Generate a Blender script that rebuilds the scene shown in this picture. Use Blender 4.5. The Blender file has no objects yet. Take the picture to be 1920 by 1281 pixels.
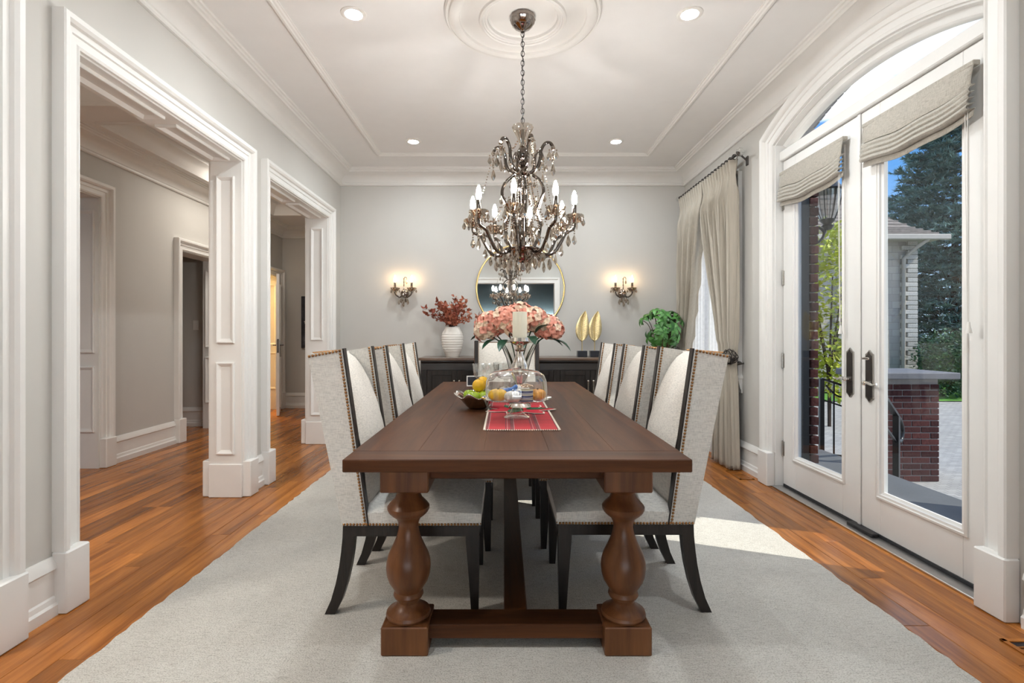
import bpy, bmesh, math, random
from mathutils import Vector, Matrix
random.seed(7)
PI = math.pi
scene = bpy.context.scene
COL = scene.collection

# ---------------------------------------------------------------- camera
HC = 1.18                                   # eye height
cam_d = bpy.data.cameras.new('camera')
cam_d.lens = 18.0; cam_d.sensor_width = 36.0; cam_d.sensor_fit = 'HORIZONTAL'
cam_d.shift_x = 15.0 / 1920; cam_d.shift_y = -12.5 / 1920
cam_d.clip_start = 0.02; cam_d.clip_end = 300
cam = bpy.data.objects.new('camera', cam_d); COL.objects.link(cam)
cam.location = (0, 0, HC); cam.rotation_euler = (PI / 2, 0, 0)
scene.camera = cam

# ---------------------------------------------------------------- light, sky, exposure
vs = scene.view_settings
vs.view_transform = 'Standard'; vs.look = 'None'; vs.gamma = 1.0; vs.use_curve_mapping = False
vs.exposure = .78
scene.cycles.max_bounces = 7; scene.cycles.caustics_reflective = False; scene.cycles.caustics_refractive = False
SUN_STRENGTH = 3.0
SKY_STRENGTH = 1.3
BULB_STRENGTH = 262.0
SCONCE_STRENGTH = 26.0
DOWNLIGHT_STRENGTH = 410.0
REAR_FILL_W = 640.0

world = bpy.data.worlds.new('sky'); scene.world = world; world.use_nodes = True
def sky_nodes():
    nt = world.node_tree; nt.nodes.clear(); N = nt.nodes.new; L = nt.links.new
    tc = N('ShaderNodeTexCoord'); sep = N('ShaderNodeSeparateXYZ'); L(tc.outputs['Generated'], sep.inputs[0])
    r = N('ShaderNodeValToRGB'); L(sep.outputs['Z'], r.inputs[0])
    e = r.color_ramp.elements
    e[0].position = 0.0; e[0].color = (.36, .48, .60, 1); e[1].position = .75; e[1].color = (.05, .15, .40, 1)
    m = e.new(.25); m.color = (.075, .21, .46, 1)
    mp = N('ShaderNodeMapping'); mp.inputs['Scale'].default_value = (1.6, 1.6, 4.2); mp.inputs['Location'].default_value = (7.7, 2.5, 5.1)
    L(tc.outputs['Generated'], mp.inputs[0])
    n = N('ShaderNodeTexNoise'); n.inputs['Scale'].default_value = 1.7; n.inputs['Detail'].default_value = 7; n.inputs['Roughness'].default_value = .55
    L(mp.outputs[0], n.inputs['Vector'])
    cr = N('ShaderNodeValToRGB'); cr.color_ramp.elements[0].position = .53; cr.color_ramp.elements[1].position = .68
    L(n.outputs['Fac'], cr.inputs[0])
    mx = N('ShaderNodeMix'); mx.data_type = 'RGBA'; L(cr.outputs[0], mx.inputs['Factor']); L(r.outputs[0], mx.inputs[6])
    mx.inputs[7].default_value = (1.3, 1.32, 1.36, 1)
    bg = N('ShaderNodeBackground'); L(mx.outputs[2], bg.inputs[0]); bg.inputs[1].default_value = SKY_STRENGTH
    o = N('ShaderNodeOutputWorld'); L(bg.outputs[0], o.inputs[0])
sky_nodes()

sun_d = bpy.data.lights.new('sun', 'SUN'); sun_d.energy = SUN_STRENGTH; sun_d.angle = math.radians(.6); sun_d.color = (1, .95, .86)
sun = bpy.data.objects.new('sun', sun_d); COL.objects.link(sun)
_sd = Vector((-.93 * .73, .365 * .73, -.682)).normalized()     # direction the light travels
sun.rotation_euler = _sd.to_track_quat('-Z', 'Y').to_euler()
sun.location = (8, -2, 8)

# added frontal fill light, set in an invented window behind the camera
rw_d = bpy.data.lights.new('rear_fill_light', 'AREA'); rw_d.shape = 'RECTANGLE'; rw_d.size = 3.5; rw_d.size_y = 1.35
rw_d.energy = REAR_FILL_W; rw_d.color = (.88, .95, 1.0)
rw = bpy.data.objects.new('rear_fill_light', rw_d); COL.objects.link(rw)
rw.location = (.1, -3.78, 1.02); rw.rotation_euler = (PI / 2, 0, PI)

# ---------------------------------------------------------------- materials
MATS = {}
def _mat(name):
    m = bpy.data.materials.new(name); m.use_nodes = True; MATS[name] = m
    nt = m.node_tree; nt.nodes.clear()
    return m, nt, nt.nodes.new, nt.links.new
def bump(nt, src, strength, dist, bsdf):
    b = nt.nodes.new('ShaderNodeBump'); b.inputs['Strength'].default_value = strength; b.inputs['Distance'].default_value = dist
    nt.links.new(src, b.inputs['Height']); nt.links.new(b.outputs[0], bsdf.inputs['Normal'])
def principled(nt, rough=.5, metal=0, coat=0, sheen=0, spec=.5):
    b = nt.nodes.new('ShaderNodeBsdfPrincipled')
    b.inputs['Roughness'].default_value = rough; b.inputs['Metallic'].default_value = metal
    b.inputs['Coat Weight'].default_value = coat; b.inputs['Coat Roughness'].default_value = .12
    b.inputs['Sheen Weight'].default_value = sheen; b.inputs['Specular IOR Level'].default_value = spec
    o = nt.nodes.new('ShaderNodeOutputMaterial'); nt.links.new(b.outputs[0], o.inputs[0])
    return b
def noise(nt, scale=(1, 1, 1), s=5, detail=4, rough=.5, coord='Object', loc=None, dist=0):
    tc = nt.nodes.new('ShaderNodeTexCoord') if coord != 'Position' else nt.nodes.new('ShaderNodeNewGeometry')
    mp = nt.nodes.new('ShaderNodeMapping'); mp.inputs['Scale'].default_value = scale
    nt.links.new(tc.outputs[coord], mp.inputs[0])
    if loc is not None: nt.links.new(loc, mp.inputs['Location'])
    n = nt.nodes.new('ShaderNodeTexNoise'); n.inputs['Scale'].default_value = s; n.inputs['Detail'].default_value = detail
    n.inputs['Roughness'].default_value = rough; n.inputs['Distortion'].default_value = dist
    nt.links.new(mp.outputs[0], n.inputs['Vector'])
    return n
def ramp(nt, src, stops):
    r = nt.nodes.new('ShaderNodeValToRGB'); nt.links.new(src, r.inputs[0])
    e = r.color_ramp.elements
    while len(e) > 1: e.remove(e[0])
    e[0].position = stops[0][0]; e[0].color = (*stops[0][1], 1)
    for p, c in stops[1:]:
        x = e.new(p); x.color = (*c, 1)
    return r
def plain(name, col, rough=.5, metal=0, coat=0, sheen=0, var=.06, scale=8, bmp=0, bscale=60, spec=.5, coord='Object', stretch=(1, 1, 1)):
    m, nt, N, L = _mat(name); b = principled(nt, rough, metal, coat, sheen, spec)
    n = noise(nt, stretch, scale, 4, coord=coord)
    r = ramp(nt, n.outputs['Fac'], [(.3, tuple(c * (1 - var) for c in col)), (.7, tuple(min(1, c * (1 + var)) for c in col))])
    L(r.outputs[0], b.inputs['Base Color'])
    if bmp:
        n2 = noise(nt, stretch, bscale, 3, coord=coord); bump(nt, n2.outputs['Fac'], bmp, .01, b)
    return m
def wood(name, dark, light, axis=1, rough=.35, coat=.3, freq=9, bmp=.12, spec=.5, coord='Object', per_object=False):
    m, nt, N, L = _mat(name); b = principled(nt, rough, 0, coat, spec=spec)
    sc = [freq, freq, freq]; sc[axis] = freq * .07
    loc = None
    if per_object:
        oi = N('ShaderNodeObjectInfo'); mu = N('ShaderNodeVectorMath'); mu.operation = 'SCALE'
        cx = N('ShaderNodeCombineXYZ'); L(oi.outputs['Random'], cx.inputs[0]); L(oi.outputs['Random'], cx.inputs[1]); L(oi.outputs['Random'], cx.inputs[2])
        L(cx.outputs[0], mu.inputs[0]); mu.inputs['Scale'].default_value = 37.0; loc = mu.outputs[0]
    n = noise(nt, sc, 1.0, 6, .6, coord, loc, 1.2)
    n2 = noise(nt, [s * 9 for s in sc], 1.0, 3, .6, coord, loc, .3)
    mid = tuple((a + c) / 2 for a, c in zip(dark, light))
    r = ramp(nt, n.outputs['Fac'], [(.28, dark), (.5, mid), (.75, light)])
    mx = N('ShaderNodeMix'); mx.data_type = 'RGBA'; mx.blend_type = 'MULTIPLY'; mx.inputs['Factor'].default_value = .38
    g = ramp(nt, n2.outputs['Fac'], [(.3, (.55, .5, .45)), (.62, (1, 1, 1))])
    L(r.outputs[0], mx.inputs[6]); L(g.outputs[0], mx.inputs[7])
    out = mx.outputs[2]
    if per_object:
        hs = N('ShaderNodeHueSaturation'); L(out, hs.inputs['Color'])
        mr = N('ShaderNodeMapRange'); L(oi.outputs['Random'], mr.inputs[0]); mr.inputs[3].default_value = .68; mr.inputs[4].default_value = 1.30
        L(mr.outputs[0], hs.inputs['Value'])
        out = hs.outputs[0]
    L(out, b.inputs['Base Color'])
    if bmp: bump(nt, n2.outputs['Fac'], bmp, .004, b)
    return m
def linen(name, col, s=420, bmp=.25, rough=.9, sheen=.25, coord='Object'):
    m, nt, N, L = _mat(name); b = principled(nt, rough, 0, 0, sheen, .2)
    a = noise(nt, (1, 1, .12), s, 2, coord=coord); c = noise(nt, (.12, .12, 1), s, 2, coord=coord)
    ad = N('ShaderNodeMath'); ad.operation = 'ADD'; L(a.outputs['Fac'], ad.inputs[0]); L(c.outputs['Fac'], ad.inputs[1])
    hf = N('ShaderNodeMath'); hf.operation = 'MULTIPLY'; L(ad.outputs[0], hf.inputs[0]); hf.inputs[1].default_value = .5
    r = ramp(nt, hf.outputs[0], [(.36, tuple(x * .74 for x in col)), (.52, col), (.66, tuple(min(1, x * 1.14) for x in col))])
    L(r.outputs[0], b.inputs['Base Color']); bump(nt, hf.outputs[0], bmp, .002, b)
    return m
def clear_glass(name, tint=(1, 1, 1), refl=1.0, ior=1.45, rough=0.0, base=0.0, gloss=(1, 1, 1)):
    m, nt, N, L = _mat(name)
    t = N('ShaderNodeBsdfTransparent'); t.inputs[0].default_value = (*tint, 1)
    g = N('ShaderNodeBsdfGlossy'); g.inputs['Roughness'].default_value = rough; g.inputs['Color'].default_value = (*gloss, 1)
    f = N('ShaderNodeLayerWeight'); f.inputs[0].default_value = .5
    pw = N('ShaderNodeMath'); pw.operation = 'POWER'; L(f.outputs['Facing'], pw.inputs[0]); pw.inputs[1].default_value = 5
    r0 = ((ior - 1) / (ior + 1)) ** 2
    mu = N('ShaderNodeMath'); mu.operation = 'MULTIPLY_ADD'; L(pw.outputs[0], mu.inputs[0]); mu.inputs[1].default_value = (1 - r0) * refl; mu.inputs[2].default_value = r0 * refl + base
    mu.use_clamp = True
    mx = N('ShaderNodeMixShader'); L(mu.outputs[0], mx.inputs[0]); L(t.outputs[0], mx.inputs[1]); L(g.outputs[0], mx.inputs[2])
    o = N('ShaderNodeOutputMaterial'); L(mx.outputs[0], o.inputs[0])
    return m
def emit(name, col, strength):
    m, nt, N, L = _mat(name)
    e = N('ShaderNodeEmission'); e.inputs[0].default_value = (*col, 1); e.inputs[1].default_value = strength
    o = N('ShaderNodeOutputMaterial'); L(e.outputs[0], o.inputs[0])
    return m

plain('wall_paint', (.575, .556, .520), .85, var=.015, scale=3, bmp=.05, bscale=300, spec=.25)
plain('trim_paint', (.80, .785, .755), .38, var=.01, spec=.4)
plain('ceiling_paint', (.81, .80, .785), .9, var=.01, spec=.2)
plain('door_paint', (.78, .77, .745), .4, var=.012, spec=.4)
wood('floor_wood', (.17, .048, .008), (.58, .215, .042), 1, .26, .05, 11, .05, .35, coord='Position', per_object=True)
plain('floor_gap', (.03, .012, .006), .7)
wood('table_wood', (.034, .0115, .0045), (.115, .042, .015), 1, .42, 0, 10, .06, .14)
wood('table_wood_x', (.040, .014, .0055), (.13, .048, .017), 0, .42, 0, 10, .06, .14)
wood('turned_wood', (.055, .018, .006), (.23, .088, .030), 2, .36, .04, 7, .04, .3)
wood('espresso_wood', (.007, .0055, .0045), (.028, .020, .016), 2, .36, .1, 22, .25, .3)
wood('espresso_wood_h', (.008, .006, .005), (.032, .024, .020), 0, .34, .2, 20, .25)
wood('top_wood', (.06, .032, .018), (.20, .12, .07), 0, .3, .3, 14, .08)
linen('linen', (.68, .655, .605))
linen('linen_back', (.70, .655, .585), 380)
plain('brass_nail', (.33, .17, .07), .32, 1.0, var=.15, scale=90)
plain('smoke_metal', (.16, .135, .115), .12, 1.0, var=.08)
plain('dark_chrome', (.30, .26, .235), .08, 1.0, var=.05)
plain('chrome', (.82, .80, .77), .09, 1.0, var=.03)
plain('silver', (.80, .77, .72), .14, 1.0, var=.1, scale=30)
plain('antique_silver', (.70, .66, .60), .18, 1.0, var=.35, scale=45)
plain('pewter', (.12, .11, .105), .35, .9, var=.15)
plain('hinge_metal', (.45, .43, .40), .3, 1.0)
plain('gold', (.78, .60, .26), .28, 1.0, var=.1)
plain('gold_leaf', (.80, .66, .36), .38, 1.0, var=.15, scale=40, bmp=.2, bscale=120)
plain('black_base', (.012, .013, .02), .3)
plain('iron', (.012, .012, .013), .35, var=.2)
clear_glass('pane_glass', (.97, .985, .98), .8)
clear_glass('clear_glass', (.965, .97, .965), 2.4, 1.5, 0, .015)
clear_glass('cut_glass', (.94, .95, .945), 2.4, 1.5, .01, .03)
clear_glass('smoke_crystal', (.62, .57, .51), 2.0, 1.5, .03, .28, (.85, .79, .72))
clear_glass('arm_glass', (.12, .10, .09), 1.6, 1.5, .06, .22, (.50, .44, .39))
clear_glass('lantern_glass', (.72, .73, .72), 1.5, 1.5, .1, .12)
emit('bulb_glow', (1, .97, .93), BULB_STRENGTH)
emit('sconce_glow', (1, .66, .34), SCONCE_STRENGTH)
emit('downlight_glow', (.87, .95, 1.0), DOWNLIGHT_STRENGTH)
plain('mirror', (.88, .90, .90), .015, 1.0, var=0)
plain('drape', (.43, .385, .315), .40, sheen=.4, var=.10, scale=140, stretch=(1, 1, .03), spec=.4)
linen('blind_fabric', (.43, .40, .345), 300, .2, .8, .3)
plain('ceramic', (.80, .76, .70), .35, var=.03)
plain('candle', (.86, .80, .63), .45, var=.02)
plain('orange_skin', (.85, .36, .01), .4, bmp=.15, bscale=150, var=.12)
plain('lemon_skin', (.86, .48, .012), .4, bmp=.15, bscale=120, var=.12)
plain('apple_skin', (.36, .52, .02), .25, var=.2, scale=20)
plain('stem_brown', (.06, .035, .015), .7)
plain('dark_leaf', (.012, .075, .04), .35, var=.3)
plain('twig', (.07, .03, .02), .8)
plain('pink_petal', (.88, .36, .26), .6, var=.22, scale=22)
plain('peach_petal', (.95, .66, .48), .6, var=.2, scale=22)
plain('soil', (.04, .025, .015), .95)
plain('pot_grey', (.16, .15, .14), .5, var=.1)
plain('black_rubber', (.015, .015, .017), .5)
plain('steel_sill', (.6, .6, .6), .3, 1.0)
plain('white_plastic', (.80, .78, .74), .4, var=.01)
plain('teal_paint', (.085, .115, .12), .8, var=.03)
plain('warm_wall', (.72, .58, .30), .8, var=.03)
def canvas():
    m, nt, N, L = _mat('canvas_art'); b = principled(nt, .6)
    n = noise(nt, (2, 2, 1.2), 4, 6, .65)
    r = ramp(nt, n.outputs['Fac'], [(.35, (.006, .007, .01)), (.55, (.035, .035, .045)), (.68, (.10, .10, .115)), (.78, (.5, .46, .38))])
    L(r.outputs[0], b.inputs['Base Color'])
canvas()
def sheer():
    m, nt, N, L = _mat('sheer_fabric')
    t = N('ShaderNodeBsdfTransparent'); d = N('ShaderNodeBsdfTranslucent'); d2 = N('ShaderNodeBsdfDiffuse')
    d.inputs[0].default_value = (.9, .9, .92, 1); d2.inputs[0].default_value = (.86, .86, .88, 1)
    n = noise(nt, (1, 1, 1), 30, 2); mr = ramp(nt, n.outputs['Fac'], [(.3, (.70, .70, .70)), (.7, (.82, .82, .82))])
    a = N('ShaderNodeMixShader'); a.inputs[0].default_value = .5; L(d.outputs[0], a.inputs[1]); L(d2.outputs[0], a.inputs[2])
    x = N('ShaderNodeMixShader'); L(mr.outputs[0], x.inputs[0]); L(t.outputs[0], x.inputs[1]); L(a.outputs[0], x.inputs[2])
    o = N('ShaderNodeOutputMaterial'); L(x.outputs[0], o.inputs[0])
sheer()
def rug_mat():
    m, nt, N, L = _mat('rug_wool'); b = principled(nt, .95, sheen=.2, spec=.1)
    a = noise(nt, (6, 90, 1), 3.2, 5, .7); c = noise(nt, (1, 1, 1), 1.3, 5, .6); f = noise(nt, (1, 1.6, 1), 170, 2)
    r = ramp(nt, a.outputs['Fac'], [(.33, (.40, .375, .33)), (.46, (.68, .65, .595)), (.7, (.75, .72, .66))])
    g = ramp(nt, c.outputs['Fac'], [(.3, (.82, .82, .82)), (.65, (1, 1, 1))])
    h = ramp(nt, f.outputs['Fac'], [(.36, (.58, .56, .53)), (.5, (1, 1, 1))])
    mx = N('ShaderNodeMix'); mx.data_type = 'RGBA'; mx.blend_type = 'MULTIPLY'; mx.inputs['Factor'].default_value = 1
    L(r.outputs[0], mx.inputs[6]); L(g.outputs[0], mx.inputs[7])
    m2 = N('ShaderNodeMix'); m2.data_type = 'RGBA'; m2.blend_type = 'MULTIPLY'; m2.inputs['Factor'].default_value = .8
    L(mx.outputs[2], m2.inputs[6]); L(h.outputs[0], m2.inputs[7]); L(m2.outputs[2], b.inputs['Base Color'])
    bump(nt, f.outputs['Fac'], .6, .006, b)
rug_mat()
def stripes(nt, axis, period, stops, coord='Object'):
    tc = nt.nodes.new('ShaderNodeTexCoord'); s = nt.nodes.new('ShaderNodeSeparateXYZ'); nt.links.new(tc.outputs[coord], s.inputs[0])
    d = nt.nodes.new('ShaderNodeMath'); d.operation = 'DIVIDE'; nt.links.new(s.outputs[axis], d.inputs[0]); d.inputs[1].default_value = period
    f = nt.nodes.new('ShaderNodeMath'); f.operation = 'FRACT'; nt.links.new(d.outputs[0], f.inputs[0])
    r = ramp(nt, f.outputs[0], stops); r.color_ramp.interpolation = 'CONSTANT'
    return r
def plaid():
    m, nt, N, L = _mat('plaid_cloth'); b = principled(nt, .9, sheen=.2, spec=.2)
    R = (.50, .006, .016); D = (.02, .012, .035); G = (.02, .07, .045); W = (.6, .55, .5); R2 = (.30, .005, .014)
    st = [(0, R), (.36, D), (.40, R), (.44, W), (.46, R2), (.56, D), (.62, G), (.66, D), (.70, W), (.72, R)]
    a = stripes(nt, 'X', .115, st); c = stripes(nt, 'Y', .085, [(0, R), (.5, R2), (.56, D), (.58, R2), (.66, R)])
    mx = N('ShaderNodeMix'); mx.data_type = 'RGBA'; mx.inputs['Factor'].default_value = .4
    L(a.outputs[0], mx.inputs[6]); L(c.outputs[0], mx.inputs[7]); L(mx.outputs[2], b.inputs['Base Color'])
    n = noise(nt, (1, 1, 1), 500, 2); bump(nt, n.outputs['Fac'], .3, .002, b)
plaid()
plain('cream_trim', (.75, .66, .55), .9); plain('red_felt', (.58, .02, .04), .9, var=.15); plain('green_felt', (.03, .11, .05), .9, var=.2)
def cake_stripes():
    m, nt, N, L = _mat('navy_cream_stripes'); b = principled(nt, .6)
    r = stripes(nt, 'Z', .022, [(0, (.05, .06, .17)), (.42, (.75, .68, .46)), (.62, (.05, .06, .17)), (.78, (.8, .76, .68)), (.9, (.05, .06, .17))])
    L(r.outputs[0], b.inputs['Base Color'])
cake_stripes()
plain('pumpkin_yellow', (.85, .45, .02), .4, var=.3, scale=25); plain('pumpkin_white', (.78, .72, .66), .5, var=.12, scale=20)
plain('pumpkin_amber', (.80, .32, .01), .4, var=.3, scale=25); plain('blue_glaze', (.08, .20, .55), .3, var=.25)
# outdoors
def brick_mat(name, c1, c2, rough=.85, spec=.2):
    m, nt, N, L = _mat(name); b = principled(nt, rough, spec=spec)
    oi = N('ShaderNodeObjectInfo'); r = ramp(nt, oi.outputs['Random'], [(0, c1), (.5, tuple((a + d) / 2 for a, d in zip(c1, c2))), (1, c2)])
    n = noise(nt, (1, 1, 1), 40, 4, .6); g = ramp(nt, n.outputs['Fac'], [(.3, (.6, .6, .6)), (.7, (1.1, 1.1, 1.1))])
    mx = N('ShaderNodeMix'); mx.data_type = 'RGBA'; mx.blend_type = 'MULTIPLY'; mx.inputs['Factor'].default_value = 1
    L(r.outputs[0], mx.inputs[6]); L(g.outputs[0], mx.inputs[7]); L(mx.outputs[2], b.inputs['Base Color'])
    bump(nt, n.outputs['Fac'], .5, .01, b)
brick_mat('red_brick', (.055, .020, .020), (.12, .040, .036))
brick_mat('grey_brick', (.42, .42, .42), (.60, .60, .60))
plain('mortar', (.30, .28, .26), .95, bmp=.3, bscale=120)
plain('stone_cap', (.15, .15, .16), .8, var=.15, bmp=.2, bscale=60)
plain('porch_stone', (.095, .10, .105), .75, var=.12, scale=4, bmp=.2, bscale=50)
def pavers():
    m, nt, N, L = _mat('paver_stone'); b = principled(nt, .9, spec=.2)
    tc = N('ShaderNodeTexCoord'); bt = N('ShaderNodeTexBrick'); L(tc.outputs['Object'], bt.inputs['Vector'])
    bt.inputs['Scale'].default_value = 4; bt.inputs['Color1'].default_value = (.34, .33, .31, 1); bt.inputs['Color2'].default_value = (.45, .43, .40, 1)
    bt.inputs['Mortar'].default_value = (.17, .16, .15, 1); bt.inputs['Mortar Size'].default_value = .012
    L(bt.outputs['Color'], b.inputs['Base Color'])
pavers()
plain('grass', (.10, .27, .03), .9, var=.4, scale=3, bmp=.6, bscale=40)
def house_stone():
    m, nt, N, L = _mat('house_stone'); b = principled(nt, .9, spec=.2)
    tc = N('ShaderNodeTexCoord'); sp = N('ShaderNodeSeparateXYZ'); L(tc.outputs['Object'], sp.inputs[0])
    ad = N('ShaderNodeMath'); ad.operation = 'ADD'; L(sp.outputs['X'], ad.inputs[0]); L(sp.outputs['Y'], ad.inputs[1])
    cb = N('ShaderNodeCombineXYZ'); L(ad.outputs[0], cb.inputs['X']); L(sp.outputs['Z'], cb.inputs['Y'])
    bt = N('ShaderNodeTexBrick'); L(cb.outputs[0], bt.inputs['Vector'])
    bt.inputs['Scale'].default_value = 2.2; bt.inputs['Brick Width'].default_value = .8; bt.inputs['Row Height'].default_value = .42
    bt.inputs['Color1'].default_value = (.36, .33, .29, 1); bt.inputs['Color2'].default_value = (.44, .41, .36, 1)
    bt.inputs['Mortar'].default_value = (.28, .26, .235, 1); bt.inputs['Mortar Size'].default_value = .012
    L(bt.outputs['Color'], b.inputs['Base Color'])
house_stone()
brick_mat('rust_leaf', (.30, .065, .035), (.62, .23, .13), .5, .4)
brick_mat('leaf_green', (.025, .12, .02), (.13, .36, .085), .3, .5)
brick_mat('pale_stone', (.40, .38, .34), (.60, .57, .52))
plain('shingle', (.24, .205, .18), .9, var=.2, scale=10, bmp=.3, bscale=40)
plain('gutter_paint', (.42, .38, .33), .6)
plain('dark_window', (.03, .035, .04), .1)
plain('spruce_needles', (.17, .265, .23), .8, var=.45, scale=2.5)
plain('spruce_bark', (.05, .032, .022), .95)
plain('yellow_leaf', (.42, .46, .035), .55, var=.3, scale=6)
plain('hedge_leaf', (.07, .19, .035), .7, var=.5, scale=5)
plain('shrub_leaf', (.045, .12, .05), .7, var=.5, scale=5)
# ---------------------------------------------------------------- mesh helpers
class MB:
    def __init__(self): self.v = []; self.f = []
    def add(self, vs, fs):
        o = len(self.v); self.v += [tuple(p) for p in vs]; self.f += [tuple(i + o for i in q) for q in fs]; return self
    def box(self, x0, x1, y0, y1, z0, z1):
        return self.add([(x0, y0, z0), (x1, y0, z0), (x1, y1, z0), (x0, y1, z0), (x0, y0, z1), (x1, y0, z1), (x1, y1, z1), (x0, y1, z1)],
                        [(0, 3, 2, 1), (4, 5, 6, 7), (0, 1, 5, 4), (1, 2, 6, 5), (2, 3, 7, 6), (3, 0, 4, 7)])
    def cbox(self, x0, x1, y0, y1, z0, z1, b=.004):
        X = (x0, x1); Y = (y0, y1); Z = (z0, z1); V = []; idx = {}
        for i in (0, 1):
            for j in (0, 1):
                for k in (0, 1):
                    sx, sy, sz = (b if i == 0 else -b), (b if j == 0 else -b), (b if k == 0 else -b)
                    for a in range(3):
                        p = [X[i] + sx, Y[j] + sy, Z[k] + sz]
                        p[a] = (X[i], Y[j], Z[k])[a]; idx[(i, j, k, a)] = len(V); V.append(p)
        F = []
        for k in (0, 1):
            q = [idx[(0, 0, k, 2)], idx[(1, 0, k, 2)], idx[(1, 1, k, 2)], idx[(0, 1, k, 2)]]; F.append(q if k else q[::-1])
            q = [idx[(0, k, 0, 1)], idx[(1, k, 0, 1)], idx[(1, k, 1, 1)], idx[(0, k, 1, 1)]]; F.append(q[::-1] if k else q)
            q = [idx[(k, 0, 0, 0)], idx[(k, 1, 0, 0)], idx[(k, 1, 1, 0)], idx[(k, 0, 1, 0)]]; F.append(q if k else q[::-1])
        for i in (0, 1):
            for j in (0, 1):
                F.append([idx[(i, j, 0, 0)], idx[(i, j, 1, 0)], idx[(i, j, 1, 1)], idx[(i, j, 0, 1)]])
                F.append([idx[(i, 0, j, 0)], idx[(i, 1, j, 0)], idx[(i, 1, j, 2)], idx[(i, 0, j, 2)]])
                F.append([idx[(0, i, j, 1)], idx[(1, i, j, 1)], idx[(1, i, j, 2)], idx[(0, i, j, 2)]])
                for k in (0, 1): F.append([idx[(i, j, k, 0)], idx[(i, j, k, 1)], idx[(i, j, k, 2)]])
        return self.add(V, F)
    def prism(self, poly, fn, a, b):
        """poly: 2-D outline; fn(u, v, w) -> xyz, extruded from w=a to w=b"""
        n = len(poly)
        return self.add([fn(u, v, a) for u, v in poly] + [fn(u, v, b) for u, v in poly],
                        [tuple(range(n))[::-1], tuple(range(n, 2 * n))] + [(i, (i + 1) % n, n + (i + 1) % n, n + i) for i in range(n)])
    def lathe(self, prof, n=24, c=(0, 0, 0), lobes=0, amp=0, cap=True, phase=0):
        V = []; F = []; m = len(prof)
        for r, z in prof:
            for k in range(n):
                a = 2 * PI * k / n + phase; rr = r * (1 + amp * math.cos(lobes * a)) if lobes else r
                V.append((c[0] + rr * math.cos(a), c[1] + rr * math.sin(a), c[2] + z))
        for i in range(m - 1):
            for k in range(n): F.append((i * n + k, i * n + (k + 1) % n, (i + 1) * n + (k + 1) % n, (i + 1) * n + k))
        if cap:
            if prof[0][0] > 1e-5: F.append(tuple(range(n))[::-1])
            if prof[-1][0] > 1e-5: F.append(tuple((m - 1) * n + k for k in range(n)))
        return self.add(V, F)
    def tube(self, pts, r, n=8, cap=True):
        P = [Vector(p) for p in pts]; R = r if isinstance(r, (list, tuple)) else [r] * len(P)
        V = []; F = []; up = None
        for i, p in enumerate(P):
            t = (P[min(i + 1, len(P) - 1)] - P[max(i - 1, 0)]).normalized()
            if up is None:
                up = Vector((0, 0, 1)) if abs(t.z) < .9 else Vector((1, 0, 0))
            s = t.cross(up); 
            if s.length < 1e-6: s = t.cross(Vector((0, 1, 0)))
            s.normalize(); u = s.cross(t).normalized(); up = u
            for k in range(n):
                a = 2 * PI * k / n; V.append(p + (s * math.cos(a) + u * math.sin(a)) * R[i])
        for i in range(len(P) - 1):
            for k in range(n): F.append((i * n + k, i * n + (k + 1) % n, (i + 1) * n + (k + 1) % n, (i + 1) * n + k))
        if cap: F += [tuple(range(n))[::-1], tuple((len(P) - 1) * n + k for k in range(n))]
        return self.add(V, F)
    def ball(self, c, r, n=8, m=5, s=(1, 1, 1)):
        prof = [(r * math.sin(PI * i / m), -r * math.cos(PI * i / m)) for i in range(m + 1)]
        b = MB().lathe(prof, n, cap=False)
        return self.add([(c[0] + x * s[0], c[1] + y * s[1], c[2] + z * s[2]) for x, y, z in b.v], b.f)
    def bar(self, p, q, w, h, up=(0, 0, 1)):
        p = Vector(p); q = Vector(q); t = (q - p).normalized(); s = t.cross(Vector(up))
        if s.length < 1e-5: s = t.cross(Vector((0, 1, 0)))
        s.normalize(); u = s.cross(t)
        V = [e + s * (a * w / 2) + u * (b * h / 2) for e in (p, q) for a, b in ((-1, -1), (1, -1), (1, 1), (-1, 1))]
        return self.add(V, [(0, 1, 2, 3), (7, 6, 5, 4), (0, 4, 5, 1), (1, 5, 6, 2), (2, 6, 7, 3), (3, 7, 4, 0)])
    def grid(self, fn, nu, nv):
        V = [fn(i / nu, j / nv) for j in range(nv + 1) for i in range(nu + 1)]
        return self.add(V, [(j * (nu + 1) + i, j * (nu + 1) + i + 1, (j + 1) * (nu + 1) + i + 1, (j + 1) * (nu + 1) + i) for j in range(nv) for i in range(nu)])
    def sweep(self, profile, path, fn, close=False):
        """profile: [(w, t)]; path(w) -> [(u, v)]; fn(u, v, t) -> xyz"""
        rows = [[fn(u, v, t) for u, v in path(w)] for w, t in profile]; n = len(rows[0]); F = []
        for i in range(len(rows) - 1):
            for k in range(n if close else n - 1): F.append((i * n + k, i * n + (k + 1) % n, (i + 1) * n + (k + 1) % n, (i + 1) * n + k))
        if not close:
            F.append(tuple(i * n for i in range(len(rows)))); F.append(tuple(i * n + n - 1 for i in range(len(rows)))[::-1])
        return self.add([p for r in rows for p in r], F)
    def xf(self, M):
        self.v = [tuple(M @ Vector(p)) for p in self.v]; return self
    def join(self, other, M=None):
        return self.add([tuple(M @ Vector(p)) if M is not None else p for p in other.v], other.f)
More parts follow.
